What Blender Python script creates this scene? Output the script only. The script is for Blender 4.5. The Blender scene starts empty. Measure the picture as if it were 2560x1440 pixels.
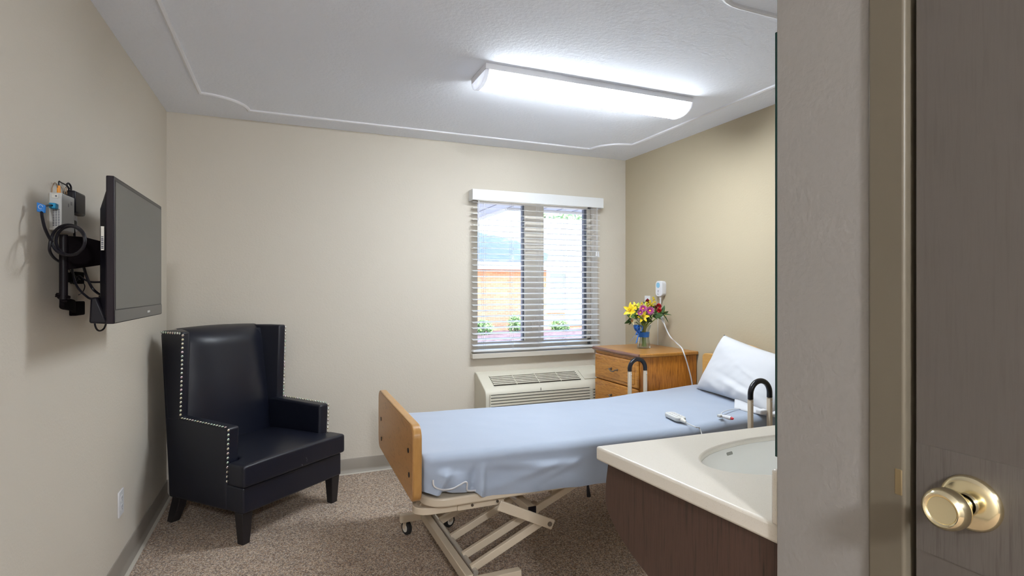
import bpy, bmesh, math, random
from mathutils import Vector, Matrix, noise
random.seed(7)
R = math.radians
scene = bpy.context.scene
COL = scene.collection

# ------------------------------------------------------------------ camera calibration
F = 1356.0; TH = math.atan(562 / 1356.0); H = 1.32
SN, CS = math.sin(TH), math.cos(TH)
LX, BY, RX, CZ = -0.707, 4.02, 2.745, 2.44          # left wall, back wall, right wall, ceiling

def ray(px, py):
    u = (px - 1280) / F; v = (720 - py) / F
    return Vector((SN + u * CS, CS - u * SN, v))
def PX(px, py, X): r = ray(px, py); return r * (X / r.x) + Vector((0, 0, H))
def PY(px, py, Y): r = ray(px, py); return r * (Y / r.y) + Vector((0, 0, H))
def PZ(px, py, Z): r = ray(px, py); return r * ((Z - H) / r.z) + Vector((0, 0, H))

# ------------------------------------------------------------------ materials
def nodes(name):
    m = bpy.data.materials.new(name); m.use_nodes = True
    nt = m.node_tree; b = nt.nodes['Principled BSDF']
    return m, nt, b
def bump(nt, b, scale, strength, dist=0.002, detail=3.0, mapping=None, rough=0.6):
    tc = nt.nodes.new('ShaderNodeTexCoord')
    n = nt.nodes.new('ShaderNodeTexNoise'); n.inputs['Scale'].default_value = scale
    n.inputs['Detail'].default_value = detail; n.inputs['Roughness'].default_value = rough
    src = tc.outputs['Object']
    if mapping:
        mp = nt.nodes.new('ShaderNodeMapping'); mp.inputs['Scale'].default_value = mapping
        nt.links.new(src, mp.inputs['Vector']); src = mp.outputs['Vector']
    nt.links.new(src, n.inputs['Vector'])
    bp = nt.nodes.new('ShaderNodeBump'); bp.inputs['Strength'].default_value = strength
    bp.inputs['Distance'].default_value = dist
    nt.links.new(n.outputs['Fac'], bp.inputs['Height'])
    nt.links.new(bp.outputs['Normal'], b.inputs['Normal'])
    return n
def mat(name, col, rough=0.5, metal=0.0, bmp=None, spec=0.5, coat=0.0, vary=0.0, vscale=8.0):
    m, nt, b = nodes(name)
    b.inputs['Base Color'].default_value = (*col, 1); b.inputs['Roughness'].default_value = rough
    b.inputs['Metallic'].default_value = metal; b.inputs['Specular IOR Level'].default_value = spec
    b.inputs['Coat Weight'].default_value = coat; b.inputs['Coat Roughness'].default_value = 0.15
    if bmp: bump(nt, b, *bmp)
    if vary:
        tc = nt.nodes.new('ShaderNodeTexCoord'); n = nt.nodes.new('ShaderNodeTexNoise')
        n.inputs['Scale'].default_value = vscale; n.inputs['Detail'].default_value = 4
        nt.links.new(tc.outputs['Object'], n.inputs['Vector'])
        rp = nt.nodes.new('ShaderNodeValToRGB')
        rp.color_ramp.elements[0].color = (*[c * (1 - vary) for c in col], 1); rp.color_ramp.elements[0].position = .3
        rp.color_ramp.elements[1].color = (*[min(1, c * (1 + vary)) for c in col], 1); rp.color_ramp.elements[1].position = .7
        nt.links.new(n.outputs['Fac'], rp.inputs['Fac']); nt.links.new(rp.outputs['Color'], b.inputs['Base Color'])
    return m
def wood(name, cols, mapping, scale=6.0, rough=0.4, coat=0.2, distort=0.6, bmp=0.15):
    m, nt, b = nodes(name)
    tc = nt.nodes.new('ShaderNodeTexCoord'); mp = nt.nodes.new('ShaderNodeMapping')
    mp.inputs['Scale'].default_value = mapping
    nt.links.new(tc.outputs['Object'], mp.inputs['Vector'])
    n = nt.nodes.new('ShaderNodeTexNoise'); n.inputs['Scale'].default_value = scale
    n.inputs['Detail'].default_value = 6; n.inputs['Roughness'].default_value = .62; n.inputs['Distortion'].default_value = distort
    nt.links.new(mp.outputs['Vector'], n.inputs['Vector'])
    rp = nt.nodes.new('ShaderNodeValToRGB'); cr = rp.color_ramp
    ps = [.3 + .4 * i / (len(cols) - 1) for i in range(len(cols))]
    cr.elements[0].color = (*cols[0], 1); cr.elements[0].position = ps[0]
    cr.elements[1].color = (*cols[-1], 1); cr.elements[1].position = ps[-1]
    for c, p in zip(cols[1:-1], ps[1:-1]):
        e = cr.elements.new(p); e.color = (*c, 1)
    nt.links.new(n.outputs['Fac'], rp.inputs['Fac']); nt.links.new(rp.outputs['Color'], b.inputs['Base Color'])
    b.inputs['Roughness'].default_value = rough; b.inputs['Coat Weight'].default_value = coat; b.inputs['Coat Roughness'].default_value = .2
    if bmp:
        bp = nt.nodes.new('ShaderNodeBump'); bp.inputs['Strength'].default_value = bmp; bp.inputs['Distance'].default_value = .001
        nt.links.new(n.outputs['Fac'], bp.inputs['Height']); nt.links.new(bp.outputs['Normal'], b.inputs['Normal'])
    return m
def carpet_mat():
    m, nt, b = nodes('speckled_carpet')
    tc = nt.nodes.new('ShaderNodeTexCoord')
    nz = nt.nodes.new('ShaderNodeTexNoise'); nz.inputs['Scale'].default_value = 130; nz.inputs['Detail'].default_value = 2
    nt.links.new(tc.outputs['Object'], nz.inputs['Vector'])
    mx = nt.nodes.new('ShaderNodeMix'); mx.data_type = 'VECTOR'; mx.inputs['Factor'].default_value = .018
    nt.links.new(tc.outputs['Object'], mx.inputs[4]); nt.links.new(nz.outputs['Color'], mx.inputs[5])
    v = nt.nodes.new('ShaderNodeTexVoronoi'); v.inputs['Scale'].default_value = 225
    nt.links.new(mx.outputs[1], v.inputs['Vector'])
    sp = nt.nodes.new('ShaderNodeSeparateColor'); nt.links.new(v.outputs['Color'], sp.inputs['Color'])
    rp = nt.nodes.new('ShaderNodeValToRGB'); cr = rp.color_ramp; cr.interpolation = 'CONSTANT'
    tones = [(.19, .14, .115), (.39, .29, .21), (.66, .53, .41), (.43, .28, .19), (.74, .64, .52), (.29, .25, .24), (.60, .47, .36), (.50, .42, .365), (.25, .195, .16)]
    cr.elements[0].color = (*tones[0], 1); cr.elements[0].position = 0
    cr.elements[1].color = (*tones[1], 1); cr.elements[1].position = .13
    for i, c in enumerate(tones[2:]):
        e = cr.elements.new(.25 + i * .105); e.color = (*c, 1)
    nt.links.new(sp.outputs['Red'], rp.inputs['Fac']); nt.links.new(rp.outputs['Color'], b.inputs['Base Color'])
    bp = nt.nodes.new('ShaderNodeBump'); bp.inputs['Strength'].default_value = .7; bp.inputs['Distance'].default_value = .004
    nt.links.new(v.outputs['Distance'], bp.inputs['Height']); bp.invert = True
    nt.links.new(bp.outputs['Normal'], b.inputs['Normal'])
    b.inputs['Roughness'].default_value = .95; b.inputs['Specular IOR Level'].default_value = .1
    return m
def brick_mat():
    m, nt, b = nodes('orange_brick')
    tc = nt.nodes.new('ShaderNodeTexCoord'); mp = nt.nodes.new('ShaderNodeMapping')
    mp.inputs['Rotation'].default_value = (R(90), 0, 0)
    nt.links.new(tc.outputs['Object'], mp.inputs['Vector'])
    br = nt.nodes.new('ShaderNodeTexBrick'); br.inputs['Scale'].default_value = 1
    br.inputs['Brick Width'].default_value = .21; br.inputs['Row Height'].default_value = .072; br.inputs['Mortar Size'].default_value = .009; br.inputs['Mortar Smooth'].default_value = .5
    br.inputs['Color1'].default_value = (.60, .30, .16, 1); br.inputs['Color2'].default_value = (.50, .225, .12, 1); br.inputs['Mortar'].default_value = (.60, .40, .27, 1)
    nt.links.new(mp.outputs['Vector'], br.inputs['Vector']); nt.links.new(br.outputs['Color'], b.inputs['Base Color'])
    b.inputs['Roughness'].default_value = .9
    return m
def shingle_mat():
    m, nt, b = nodes('grey_shingle')
    tc = nt.nodes.new('ShaderNodeTexCoord')
    br = nt.nodes.new('ShaderNodeTexBrick'); br.inputs['Scale'].default_value = 1
    br.inputs['Brick Width'].default_value = .30; br.inputs['Row Height'].default_value = .13; br.inputs['Mortar Size'].default_value = .010; br.inputs['Mortar Smooth'].default_value = .6
    br.inputs['Color1'].default_value = (.24, .26, .28, 1); br.inputs['Color2'].default_value = (.18, .205, .225, 1); br.inputs['Mortar'].default_value = (.24, .26, .28, 1)
    nt.links.new(tc.outputs['Object'], br.inputs['Vector']); nt.links.new(br.outputs['Color'], b.inputs['Base Color'])
    b.inputs['Roughness'].default_value = .9
    return m
def glass_mat(name, tint=(1, 1, 1), refl=0.06, rough=0.02):
    m = bpy.data.materials.new(name); m.use_nodes = True; nt = m.node_tree; nt.nodes.clear()
    o = nt.nodes.new('ShaderNodeOutputMaterial'); t = nt.nodes.new('ShaderNodeBsdfTransparent'); g = nt.nodes.new('ShaderNodeBsdfGlossy')
    t.inputs['Color'].default_value = (*tint, 1); g.inputs['Roughness'].default_value = rough
    fr = nt.nodes.new('ShaderNodeLayerWeight'); fr.inputs['Blend'].default_value = .25
    ml = nt.nodes.new('ShaderNodeMath'); ml.operation = 'MULTIPLY_ADD'; ml.inputs[1].default_value = .5; ml.inputs[2].default_value = refl
    nt.links.new(fr.outputs['Fresnel'], ml.inputs[0])
    mx = nt.nodes.new('ShaderNodeMixShader'); nt.links.new(ml.outputs[0], mx.inputs['Fac'])
    nt.links.new(t.outputs[0], mx.inputs[1]); nt.links.new(g.outputs[0], mx.inputs[2]); nt.links.new(mx.outputs[0], o.inputs['Surface'])
    return m
def stone_mat():
    m, nt, b = nodes('speckled_solid_surface')
    tc = nt.nodes.new('ShaderNodeTexCoord')
    v = nt.nodes.new('ShaderNodeTexNoise'); v.inputs['Scale'].default_value = 650; v.inputs['Detail'].default_value = 1
    nt.links.new(tc.outputs['Object'], v.inputs['Vector'])
    rp = nt.nodes.new('ShaderNodeValToRGB'); cr = rp.color_ramp
    cr.elements[0].color = (.52, .46, .36, 1); cr.elements[0].position = .26
    cr.elements[1].color = (.73, .69, .62, 1); cr.elements[1].position = .35
    e = cr.elements.new(.70); e.color = (.70, .655, .575, 1)
    nt.links.new(v.outputs['Fac'], rp.inputs['Fac']); nt.links.new(rp.outputs['Color'], b.inputs['Base Color'])
    b.inputs['Roughness'].default_value = .33
    return m
def sheet_mat():
    m, nt, b = nodes('pale_blue_sheet')
    b.inputs['Base Color'].default_value = (.35, .405, .505, 1); b.inputs['Roughness'].default_value = .85
    b.inputs['Sheen Weight'].default_value = .25
    bump(nt, b, 35, .12, .004, 4)
    return m
def leather_mat():
    m, nt, b = nodes('black_leather')
    b.inputs['Base Color'].default_value = (.0055, .007, .016, 1); b.inputs['Roughness'].default_value = .38
    b.inputs['Specular IOR Level'].default_value = .55
    bump(nt, b, 300, .10, .001, 2)
    return m

M = {}
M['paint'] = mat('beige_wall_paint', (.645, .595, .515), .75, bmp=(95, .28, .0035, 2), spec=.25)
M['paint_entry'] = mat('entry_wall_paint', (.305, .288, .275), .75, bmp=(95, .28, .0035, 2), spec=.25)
M['accent'] = mat('tan_accent_paint', (.48, .412, .295), .75, bmp=(95, .22, .003, 2), spec=.25)
M['ceil'] = mat('textured_ceiling_paint', (.85, .885, .965), .9, bmp=(48, .42, .006, 3), spec=.15)
M['trimw'] = mat('white_trim_paint', (.80, .81, .85), .6)
M['cove'] = mat('taupe_vinyl_cove_base', (.30, .265, .225), .5)
M['carpet'] = carpet_mat()
M['frame'] = mat('taupe_frame_paint', (.145, .123, .089), .42, bmp=(140, .1, .001))
M['door'] = wood('taupe_door_paint', [(.098, .084, .074), (.112, .097, .087), (.104, .090, .080)], (22, 22, 1.2), 7, .5, 0, .2, .1)
M['doorlock'] = wood('streaky_taupe_laminate', [(.084, .071, .063), (.122, .107, .097), (.101, .087, .078)], (40, 40, 1.4), 8, .4, 0, .1, .15)
M['brass'] = mat('polished_brass', (.95, .84, .56), .15, 1.0)
M['strike'] = mat('dull_brass', (.24, .175, .09), .45, .3)
M['black'] = mat('black_plastic', (.007, .006, .010), .40, spec=.3)
M['blackm'] = mat('black_powder_coat', (.007, .005, .007), .40, spec=.18)
M['blackflat'] = mat('flat_black_steel', (.008, .006, .007), .9, spec=.04)
M['foam'] = mat('black_foam_grip', (.008, .008, .012), .26, spec=.5)
M['rubber'] = mat('black_rubber', (.014, .014, .015), .65)
M['tvframe'] = mat('glossy_tv_bezel', (.018, .013, .018), .30, spec=.25)
M['bezel'] = mat('grey_brown_bezel', (.085, .080, .076), .35)
M['screen'] = mat('matte_screen', (.12, .115, .105), .42, bmp=(160, .12, .001))
M['white'] = mat('white_plastic', (.70, .70, .72), .4)
M['offwhite'] = mat('offwhite_plastic', (.74, .72, .66), .45)
M['greyw'] = mat('pale_grey_plastic', (.60, .60, .58), .45)
M['blue'] = mat('blue_plastic', (.02, .20, .62), .4)
M['bluec'] = mat('bright_blue_plastic', (.02, .33, .62), .4)
M['orange'] = mat('orange_plastic', (.80, .30, .02), .4)
M['copper'] = mat('bare_copper', (.35, .22, .12), .4, .8)
M['leather'] = leather_mat()
M['greyd'] = mat('slot_shadow_grey', (.30, .30, .27), .5)
M['leg'] = mat('dark_espresso_wood', (.012, .010, .012), .4)
def stud_mat():
    m, nt, b = nodes('pearl_stud_metal')
    tc = nt.nodes.new('ShaderNodeTexCoord'); v = nt.nodes.new('ShaderNodeTexVoronoi'); v.inputs['Scale'].default_value = 38
    nt.links.new(tc.outputs['Object'], v.inputs['Vector'])
    sp = nt.nodes.new('ShaderNodeSeparateColor'); nt.links.new(v.outputs['Color'], sp.inputs['Color'])
    rp = nt.nodes.new('ShaderNodeValToRGB'); cr = rp.color_ramp
    cr.elements[0].color = (.55, .75, .62, 1); cr.elements[1].color = (.82, .62, .75, 1)
    e = cr.elements.new(.35); e.color = (.80, .78, .76, 1)
    e = cr.elements.new(.7); e.color = (.78, .76, .55, 1)
    nt.links.new(sp.outputs['Red'], rp.inputs['Fac']); nt.links.new(rp.outputs['Color'], b.inputs['Base Color'])
    b.inputs['Metallic'].default_value = .85; b.inputs['Roughness'].default_value = .25
    return m
M['stud'] = stud_mat()
M['bedmetal'] = mat('beige_enamel_steel', (.62, .53, .41), .38)
M['steel'] = mat('bright_steel', (.74, .74, .76), .3, .45)
M['silver'] = mat('satin_silver_tube', (.66, .63, .58), .35, .6)
M['maple'] = wood('amber_maple_panel', [(.52, .26, .085), (.68, .36, .13), (.60, .31, .105)], (1.2, 3, 9), 4, .36, .3, 1.2, .05)
M['mapleedge'] = wood('amber_edge_band', [(.40, .20, .055), (.50, .27, .085)], (6, 2, 2), 5, .34, .3, .4, .05)
M['headwood'] = wood('golden_maple_panel', [(.56, .30, .085), (.66, .38, .12)], (2, 3, 12), 4, .4, .2, .6, .05)
M['oak'] = wood('golden_oak_front', [(.30, .105, .014), (.56, .235, .036), (.64, .30, .055)], (3, 3, 22), 3.2, .38, .25, 1.4, .15)
M['oakside'] = wood('golden_oak_side', [(.22, .068, .007), (.50, .18, .020), (.64, .26, .036)], (26, 26, 2.2), 4, .42, .2, .5, .15)
M['oaktop'] = wood('golden_oak_top', [(.36, .15, .024), (.48, .22, .045)], (16, 2.5, 4), 4, .34, .3, .5, .1)
M['oakedge'] = wood('red_brown_moulding', [(.15, .055, .025), (.24, .10, .05)], (6, 2, 6), 4, .28, .35, .3, .05)
M['pull'] = mat('antique_pewter', (.20, .17, .14), .35, .9)
M['sheet'] = sheet_mat()
M['pillow'] = mat('white_pillowcase', (.62, .63, .66), .85, bmp=(22, .10, .006, 3))
M['matcore'] = mat('mattress_cover', (.40, .43, .50), .7)
M['ptac'] = mat('cream_enamel_plastic', (.66, .63, .53), .45)
M['dark'] = mat('dark_void', (.05, .045, .035), .8)
M['blind'] = mat('white_faux_wood', (.74, .75, .76), .42)
M['vinyl'] = mat('sand_vinyl', (.84, .79, .70), .5)
M['vinylshade'] = mat('shaded_vinyl', (.17, .20, .26), .5)  # vinyl with its shade painted in
M['sill'] = mat('beige_sill_paint', (.60, .56, .49), .5)
M['pane'] = glass_mat('window_glass', (.97, .985, 1.0), .01)
M['vase'] = glass_mat('clear_vase_glass', (.93, .96, .95), .05)
M['water'] = glass_mat('vase_water', (.90, .94, .90), .02)
M['mirror'] = mat('mirror_silvering', (.88, .9, .9), .02, 1.0)
M['mirroredge'] = mat('green_glass_edge', (.01, .06, .055), .2)
M['stone'] = stone_mat()
M['basin'] = mat('white_porcelain', (.90, .90, .86), .2)
M['walnut'] = wood('dark_walnut_laminate', [(.026, .014, .010), (.078, .040, .028), (.050, .025, .018)], (24, 24, 1.1), 5, .42, .1, .3, .05)
M['ribbon'] = mat('blue_satin_ribbon', (.02, .17, .62), .4)
M['green'] = mat('leaf_green', (.11, .20, .045), .5, vary=.4, vscale=30)
M['dgreen'] = mat('dark_leaf_green', (.055, .115, .035), .5, vary=.4, vscale=30)
M['stem'] = mat('pale_stem_green', (.28, .36, .08), .5)
M['lily'] = mat('yellow_petal', (.85, .62, .015), .5, vary=.15, vscale=40)
M['lilyr'] = mat('rust_throat', (.35, .10, .01), .6)
M['bud'] = mat('lime_bud', (.50, .60, .06), .5)
M['daisy'] = mat('magenta_petal', (.36, .02, .17), .55, vary=.5, vscale=60)
M['daisytip'] = mat('pink_petal_tip', (.66, .27, .48), .55)
M['yolk'] = mat('yellow_disc', (.85, .60, .03), .7)
M['red'] = mat('red_petal', (.62, .03, .045), .55, vary=.3, vscale=60)
M['rust'] = mat('rust_red_petal', (.30, .02, .03), .6)
M['gold'] = mat('goldenrod_floret', (.66, .50, .03), .7)
M['cream'] = mat('cream_petal', (.78, .72, .42), .5)
M['redtip'] = mat('red_button', (.75, .05, .07), .4)
M['skyblue'] = mat('pale_blue_button', (.22, .52, .72), .4)
M['ink'] = mat('grey_print', (.12, .12, .15), .6)
M['brick'] = brick_mat()
M['shingle'] = shingle_mat()
M['fascia'] = mat('white_fascia', (.82, .83, .85), .6)
M['soffit'] = mat('white_vented_soffit', (.72, .72, .78), .7)
M['seam'] = mat('soffit_seam', (.30, .30, .36), .8)
M['mulch'] = mat('brown_mulch', (.16, .11, .12), .95, vary=.5, vscale=6)
M['paving'] = mat('bounce_concrete', (.42, .40, .38), .9, vary=.15, vscale=3)
M['shrub'] = mat('shrub_leaf', (.16, .27, .10), .6, vary=.4, vscale=5)
M['bark'] = mat('grey_bark', (.12, .09, .07), .9)
M['rwin'] = mat('grey_green_window_glass', (.30, .36, .35), .15)
M['shade'] = mat('pale_window_shade', (.72, .76, .72), .7)

def cap_mat():
    m = bpy.data.materials.new('translucent_end_cap'); m.use_nodes = True; nt = m.node_tree; nt.nodes.clear()
    o = nt.nodes.new('ShaderNodeOutputMaterial'); d = nt.nodes.new('ShaderNodeBsdfDiffuse'); t = nt.nodes.new('ShaderNodeBsdfTranslucent'); x = nt.nodes.new('ShaderNodeMixShader')
    d.inputs['Color'].default_value = (.8, .8, .82, 1); t.inputs['Color'].default_value = (.5, .5, .52, 1); x.inputs['Fac'].default_value = .35
    nt.links.new(d.outputs[0], x.inputs[1]); nt.links.new(t.outputs[0], x.inputs[2]); nt.links.new(x.outputs[0], o.inputs['Surface']); return m
M['cap'] = cap_mat()
def lens_mat(name='lit_acrylic_lens', st=37.0, side=None, col=(.875, .945, 1.0)):
    m = bpy.data.materials.new(name); m.use_nodes = True; nt = m.node_tree; nt.nodes.clear()
    o = nt.nodes.new('ShaderNodeOutputMaterial'); e = nt.nodes.new('ShaderNodeEmission')
    e.inputs['Color'].default_value = (*col, 1); e.inputs['Strength'].default_value = st
    if side is not None:                       # prismatic lens: throws more light down than sideways
        g = nt.nodes.new('ShaderNodeNewGeometry'); x = nt.nodes.new('ShaderNodeSeparateXYZ'); r = nt.nodes.new('ShaderNodeMapRange')
        nt.links.new(g.outputs['Normal'], x.inputs[0]); nt.links.new(x.outputs['Z'], r.inputs['Value'])
        r.inputs['From Min'].default_value = 0; r.inputs['From Max'].default_value = -1
        r.inputs['To Min'].default_value = side; r.inputs['To Max'].default_value = st
        nt.links.new(r.outputs['Result'], e.inputs['Strength'])
    nt.links.new(e.outputs[0], o.inputs['Surface']); return m
M['lens'] = lens_mat(side=18.5)
M['dome'] = lens_mat('lit_opal_dome', 235.0, None, (.94, .97, 1.0))

# ------------------------------------------------------------------ mesh builder
WLOC = {}
class MB:
    def __init__(s, xf=None): s.v = []; s.f = []; s.xf = xf
    def add(s, vs, fs):
        o = len(s.v); s.v += [Vector(v) if s.xf is None else s.xf @ Vector(v) for v in vs]
        s.f += [tuple(i + o for i in f) for f in fs]; return s
    def box(s, a, b):
        x0, y0, z0 = a; x1, y1, z1 = b
        if x0 > x1: x0, x1 = x1, x0
        if y0 > y1: y0, y1 = y1, y0
        if z0 > z1: z0, z1 = z1, z0
        return s.hexa([(x0,y0,z0),(x1,y0,z0),(x1,y1,z0),(x0,y1,z0),(x0,y0,z1),(x1,y0,z1),(x1,y1,z1),(x0,y1,z1)])
    def hexa(s, p):
        return s.add(p, [(0,3,2,1),(4,5,6,7),(0,1,5,4),(1,2,6,5),(2,3,7,6),(3,0,4,7)])
    def beam(s, p0, p1, w, h, up=(0,0,1)):
        p0, p1 = Vector(p0), Vector(p1); d = (p1 - p0).normalized(); u = Vector(up)
        sd = d.cross(u).normalized(); u = sd.cross(d).normalized()
        q = []
        for p in (p0, p1):
            for a, b in ((-1,-1),(1,-1),(1,1),(-1,1)): q.append(p + sd * a * w / 2 + u * b * h / 2)
        return s.add(q, [(0,1,2,3),(4,7,6,5),(0,4,5,1),(1,5,6,2),(2,6,7,3),(3,7,4,0)])
    def ring(s, c, d, r, n, ref):
        d = d.normalized(); a = (ref - d * ref.dot(d))
        if a.length < 1e-6: a = d.orthogonal()
        a.normalize(); b = d.cross(a)
        return [c + a * math.cos(2*math.pi*i/n) * r + b * math.sin(2*math.pi*i/n) * r for i in range(n)], a
    def tube(s, pts, r, n=10, cap=True, closed=False):
        pts = [Vector(p) for p in pts]; k = len(pts); rr = r if isinstance(r, (list, tuple)) else [r] * k
        vs = []; ref = None
        for i, p in enumerate(pts):
            if closed: d = pts[(i+1) % k] - pts[i-1]
            else: d = pts[min(i+1, k-1)] - pts[max(i-1, 0)]
            if d.length < 1e-9: d = Vector((0,0,1))
            if ref is None: ref = d.orthogonal()
            rg, ref = s.ring(p, d, rr[i], n, ref); vs += rg
        fs = []
        for i in range(k if closed else k - 1):
            j = (i + 1) % k
            for a in range(n):
                b = (a + 1) % n; fs.append((i*n+a, i*n+b, j*n+b, j*n+a))
        if cap and not closed: fs += [tuple(range(n-1, -1, -1)), tuple((k-1)*n + a for a in range(n))]
        return s.add(vs, fs)
    def cyl(s, p0, p1, r, r1=None, n=20): return s.tube([p0, p1], [r, r if r1 is None else r1], n)
    def lathe(s, prof, c, axis=(0,0,1), n=32):
        c = Vector(c); ax = Vector(axis).normalized(); a = ax.orthogonal().normalized(); b = ax.cross(a); vs = []; fs = []
        for r, h in prof:
            for i in range(n):
                t = 2*math.pi*i/n; vs.append(c + ax*h + (a*math.cos(t) + b*math.sin(t)) * max(r, 1e-5))
        for j in range(len(prof)-1):
            for i in range(n):
                k = (i+1) % n; fs.append((j*n+i, j*n+k, (j+1)*n+k, (j+1)*n+i))
        return s.add(vs, fs)
    def ball(s, c, r, sc=(1,1,1), n=12, m=8):
        c = Vector(c); vs = []; fs = []
        for j in range(m+1):
            ph = math.pi * j / m
            for i in range(n):
                t = 2*math.pi*i/n
                vs.append(c + Vector((math.sin(ph)*math.cos(t)*sc[0], math.sin(ph)*math.sin(t)*sc[1], math.cos(ph)*sc[2])) * r)
        for j in range(m):
            for i in range(n):
                k = (i+1) % n; fs.append((j*n+i, (j+1)*n+i, (j+1)*n+k, j*n+k))
        return s.add(vs, fs)
    def prism(s, poly, a, b, f):
        """poly: 2-D points, f(u, v, t) -> 3-D, extruded t = a..b"""
        n = len(poly); vs = [f(u, v, a) for u, v in poly] + [f(u, v, b) for u, v in poly]
        fs = [tuple(range(n-1, -1, -1)), tuple(range(n, 2*n))] + [(i, (i+1) % n, n+(i+1) % n, n+i) for i in range(n)]
        return s.add(vs, fs)
    def grid(s, nu, nv, f, closeu=False):
        vs = [f(i, j) for j in range(nv) for i in range(nu)]; fs = []
        for j in range(nv-1):
            for i in range(nu if closeu else nu-1):
                k = (i+1) % nu; fs.append((j*nu+i, j*nu+k, (j+1)*nu+k, (j+1)*nu+i))
        return s.add(vs, fs)
    def build(s, name, m, parent=None, bevel=0, seg=2, smooth=35, sub=0, label=None, cat=None, group=None, kind=None, base=False, weld=True):
        xs = [v.x for v in s.v]; ys = [v.y for v in s.v]; zs = [v.z for v in s.v]
        o = Vector(((min(xs)+max(xs))/2, (min(ys)+max(ys))/2, min(zs) if base else (min(zs)+max(zs))/2))
        me = bpy.data.meshes.new(name); me.from_pydata([v - o for v in s.v], [], s.f); me.update()
        bm = bmesh.new(); bm.from_mesh(me)
        if weld: bmesh.ops.remove_doubles(bm, verts=bm.verts, dist=1e-5)
        bmesh.ops.recalc_face_normals(bm, faces=bm.faces); bm.to_mesh(me); bm.free()
        if smooth is not None:
            me.polygons.foreach_set('use_smooth', [True] * len(me.polygons)); me.set_sharp_from_angle(angle=R(smooth))
        ob = bpy.data.objects.new(name, me); COL.objects.link(ob); me.materials.append(m)
        if parent is not None: ob.parent = parent; ob.location = o - WLOC[parent.name]
        else: ob.location = o
        WLOC[ob.name] = o
        if bevel:
            b = ob.modifiers.new('bevel', 'BEVEL'); b.width = bevel; b.segments = seg; b.limit_method = 'ANGLE'; b.angle_limit = R(30); b.harden_normals = False
        if sub:
            q = ob.modifiers.new('sub', 'SUBSURF'); q.levels = sub; q.render_levels = sub
        tag(ob, label, cat, group, kind); return ob
def tag(o, label=None, cat=None, group=None, kind=None):
    for k, v in (('label', label), ('category', cat), ('group', group), ('kind', kind)):
        if v: o[k] = v
def thing(name, loc, label, cat, group=None, kind=None):
    o = bpy.data.objects.new(name, None); COL.objects.link(o); o.location = loc; o.empty_display_size = .05
    WLOC[o.name] = Vector(loc); tag(o, label, cat, group, kind); return o
def copy_tree(o, delta, parent=None):
    c = o.copy(); COL.objects.link(c); c.parent = parent
    WLOC[c.name] = WLOC[o.name] + Vector(delta)
    c.location = WLOC[c.name] - (WLOC[parent.name] if parent is not None else Vector((0,0,0)))
    for ch in list(o.children): copy_tree(ch, delta, c)
    return c
def spline(pts, n=8):
    pts = [Vector(p) for p in pts]; out = []
    for i in range(len(pts)-1):
        p0 = pts[max(i-1,0)]; p1 = pts[i]; p2 = pts[i+1]; p3 = pts[min(i+2, len(pts)-1)]
        for k in range(n):
            t = k/n; out.append(.5*((2*p1)+(p2-p0)*t+(2*p0-5*p1+4*p2-p3)*t*t+(3*p1-p0-3*p2+p3)*t**3))
    out.append(pts[-1]); return out
def rrect(x0, y0, x1, y1, r, n=6, corners=(1,1,1,1)):
    out = []
    for (cx, cy, a0, on) in ((x1-r, y1-r, 0, corners[0]), (x0+r, y1-r, 90, corners[1]), (x0+r, y0+r, 180, corners[2]), (x1-r, y0+r, 270, corners[3])):
        if on:
            for i in range(n+1):
                a = R(a0 + 90*i/n); out.append((cx + r*math.cos(a), cy + r*math.sin(a)))
        else:
            a = R(a0+45); out.append((cx + (r if math.cos(a) > 0 else -r), cy + (r if math.sin(a) > 0 else -r)))
    return out
S = 'structure'

# ------------------------------------------------------------------ room shell
YF = -2.9; XP = .792; YP = .70; PT = .13
MB().box((LX-.12, YF-.12, -.12), (RX+.12, BY+.16, 0)).build('floor', M['carpet'], kind=S, smooth=None)
MB().box((LX-.12, YF-.12, CZ), (RX+.12, BY+.16, CZ+.2)).build('ceiling', M['ceil'], kind=S, smooth=None)
MB().box((LX-.12, YF-.12, 0), (LX, BY+.16, CZ)).build('wall_left', M['paint'], kind=S, smooth=None)
MB().box((RX, YF-.12, 0), (RX+.12, BY+.16, CZ)).build('wall_right', M['accent'], kind=S, smooth=None)
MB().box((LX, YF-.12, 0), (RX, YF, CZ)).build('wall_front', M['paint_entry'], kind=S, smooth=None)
WX0, WX1, WZ0, WZ1 = 1.375, 2.462, .815, 2.06
wb = MB()
wb.box((LX, BY, 0), (WX0, BY+.16, CZ)); wb.box((WX1, BY, 0), (RX, BY+.16, CZ))
wb.box((WX0, BY, 0), (WX1, BY+.16, WZ0)); wb.box((WX0, BY, WZ1), (WX1, BY+.16, CZ))
wb.build('wall_back', M['paint'], kind=S, smooth=None, weld=False)
# bathroom block: partition carrying the mirror, and the corridor side with the door
DY1 = .4836; DY0 = -.46
pb = MB()
pb.box((XP, YP-.165, 0), (RX, YP, CZ))
pb.box((XP, YF, 0), (XP+.12, DY0-.052, CZ)); pb.box((XP, DY0-.052, 2.16), (XP+.12, YP-.165, CZ))
pb.build('wall_partition', M['paint_entry'], kind=S, smooth=None, bevel=.002, seg=2)
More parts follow.
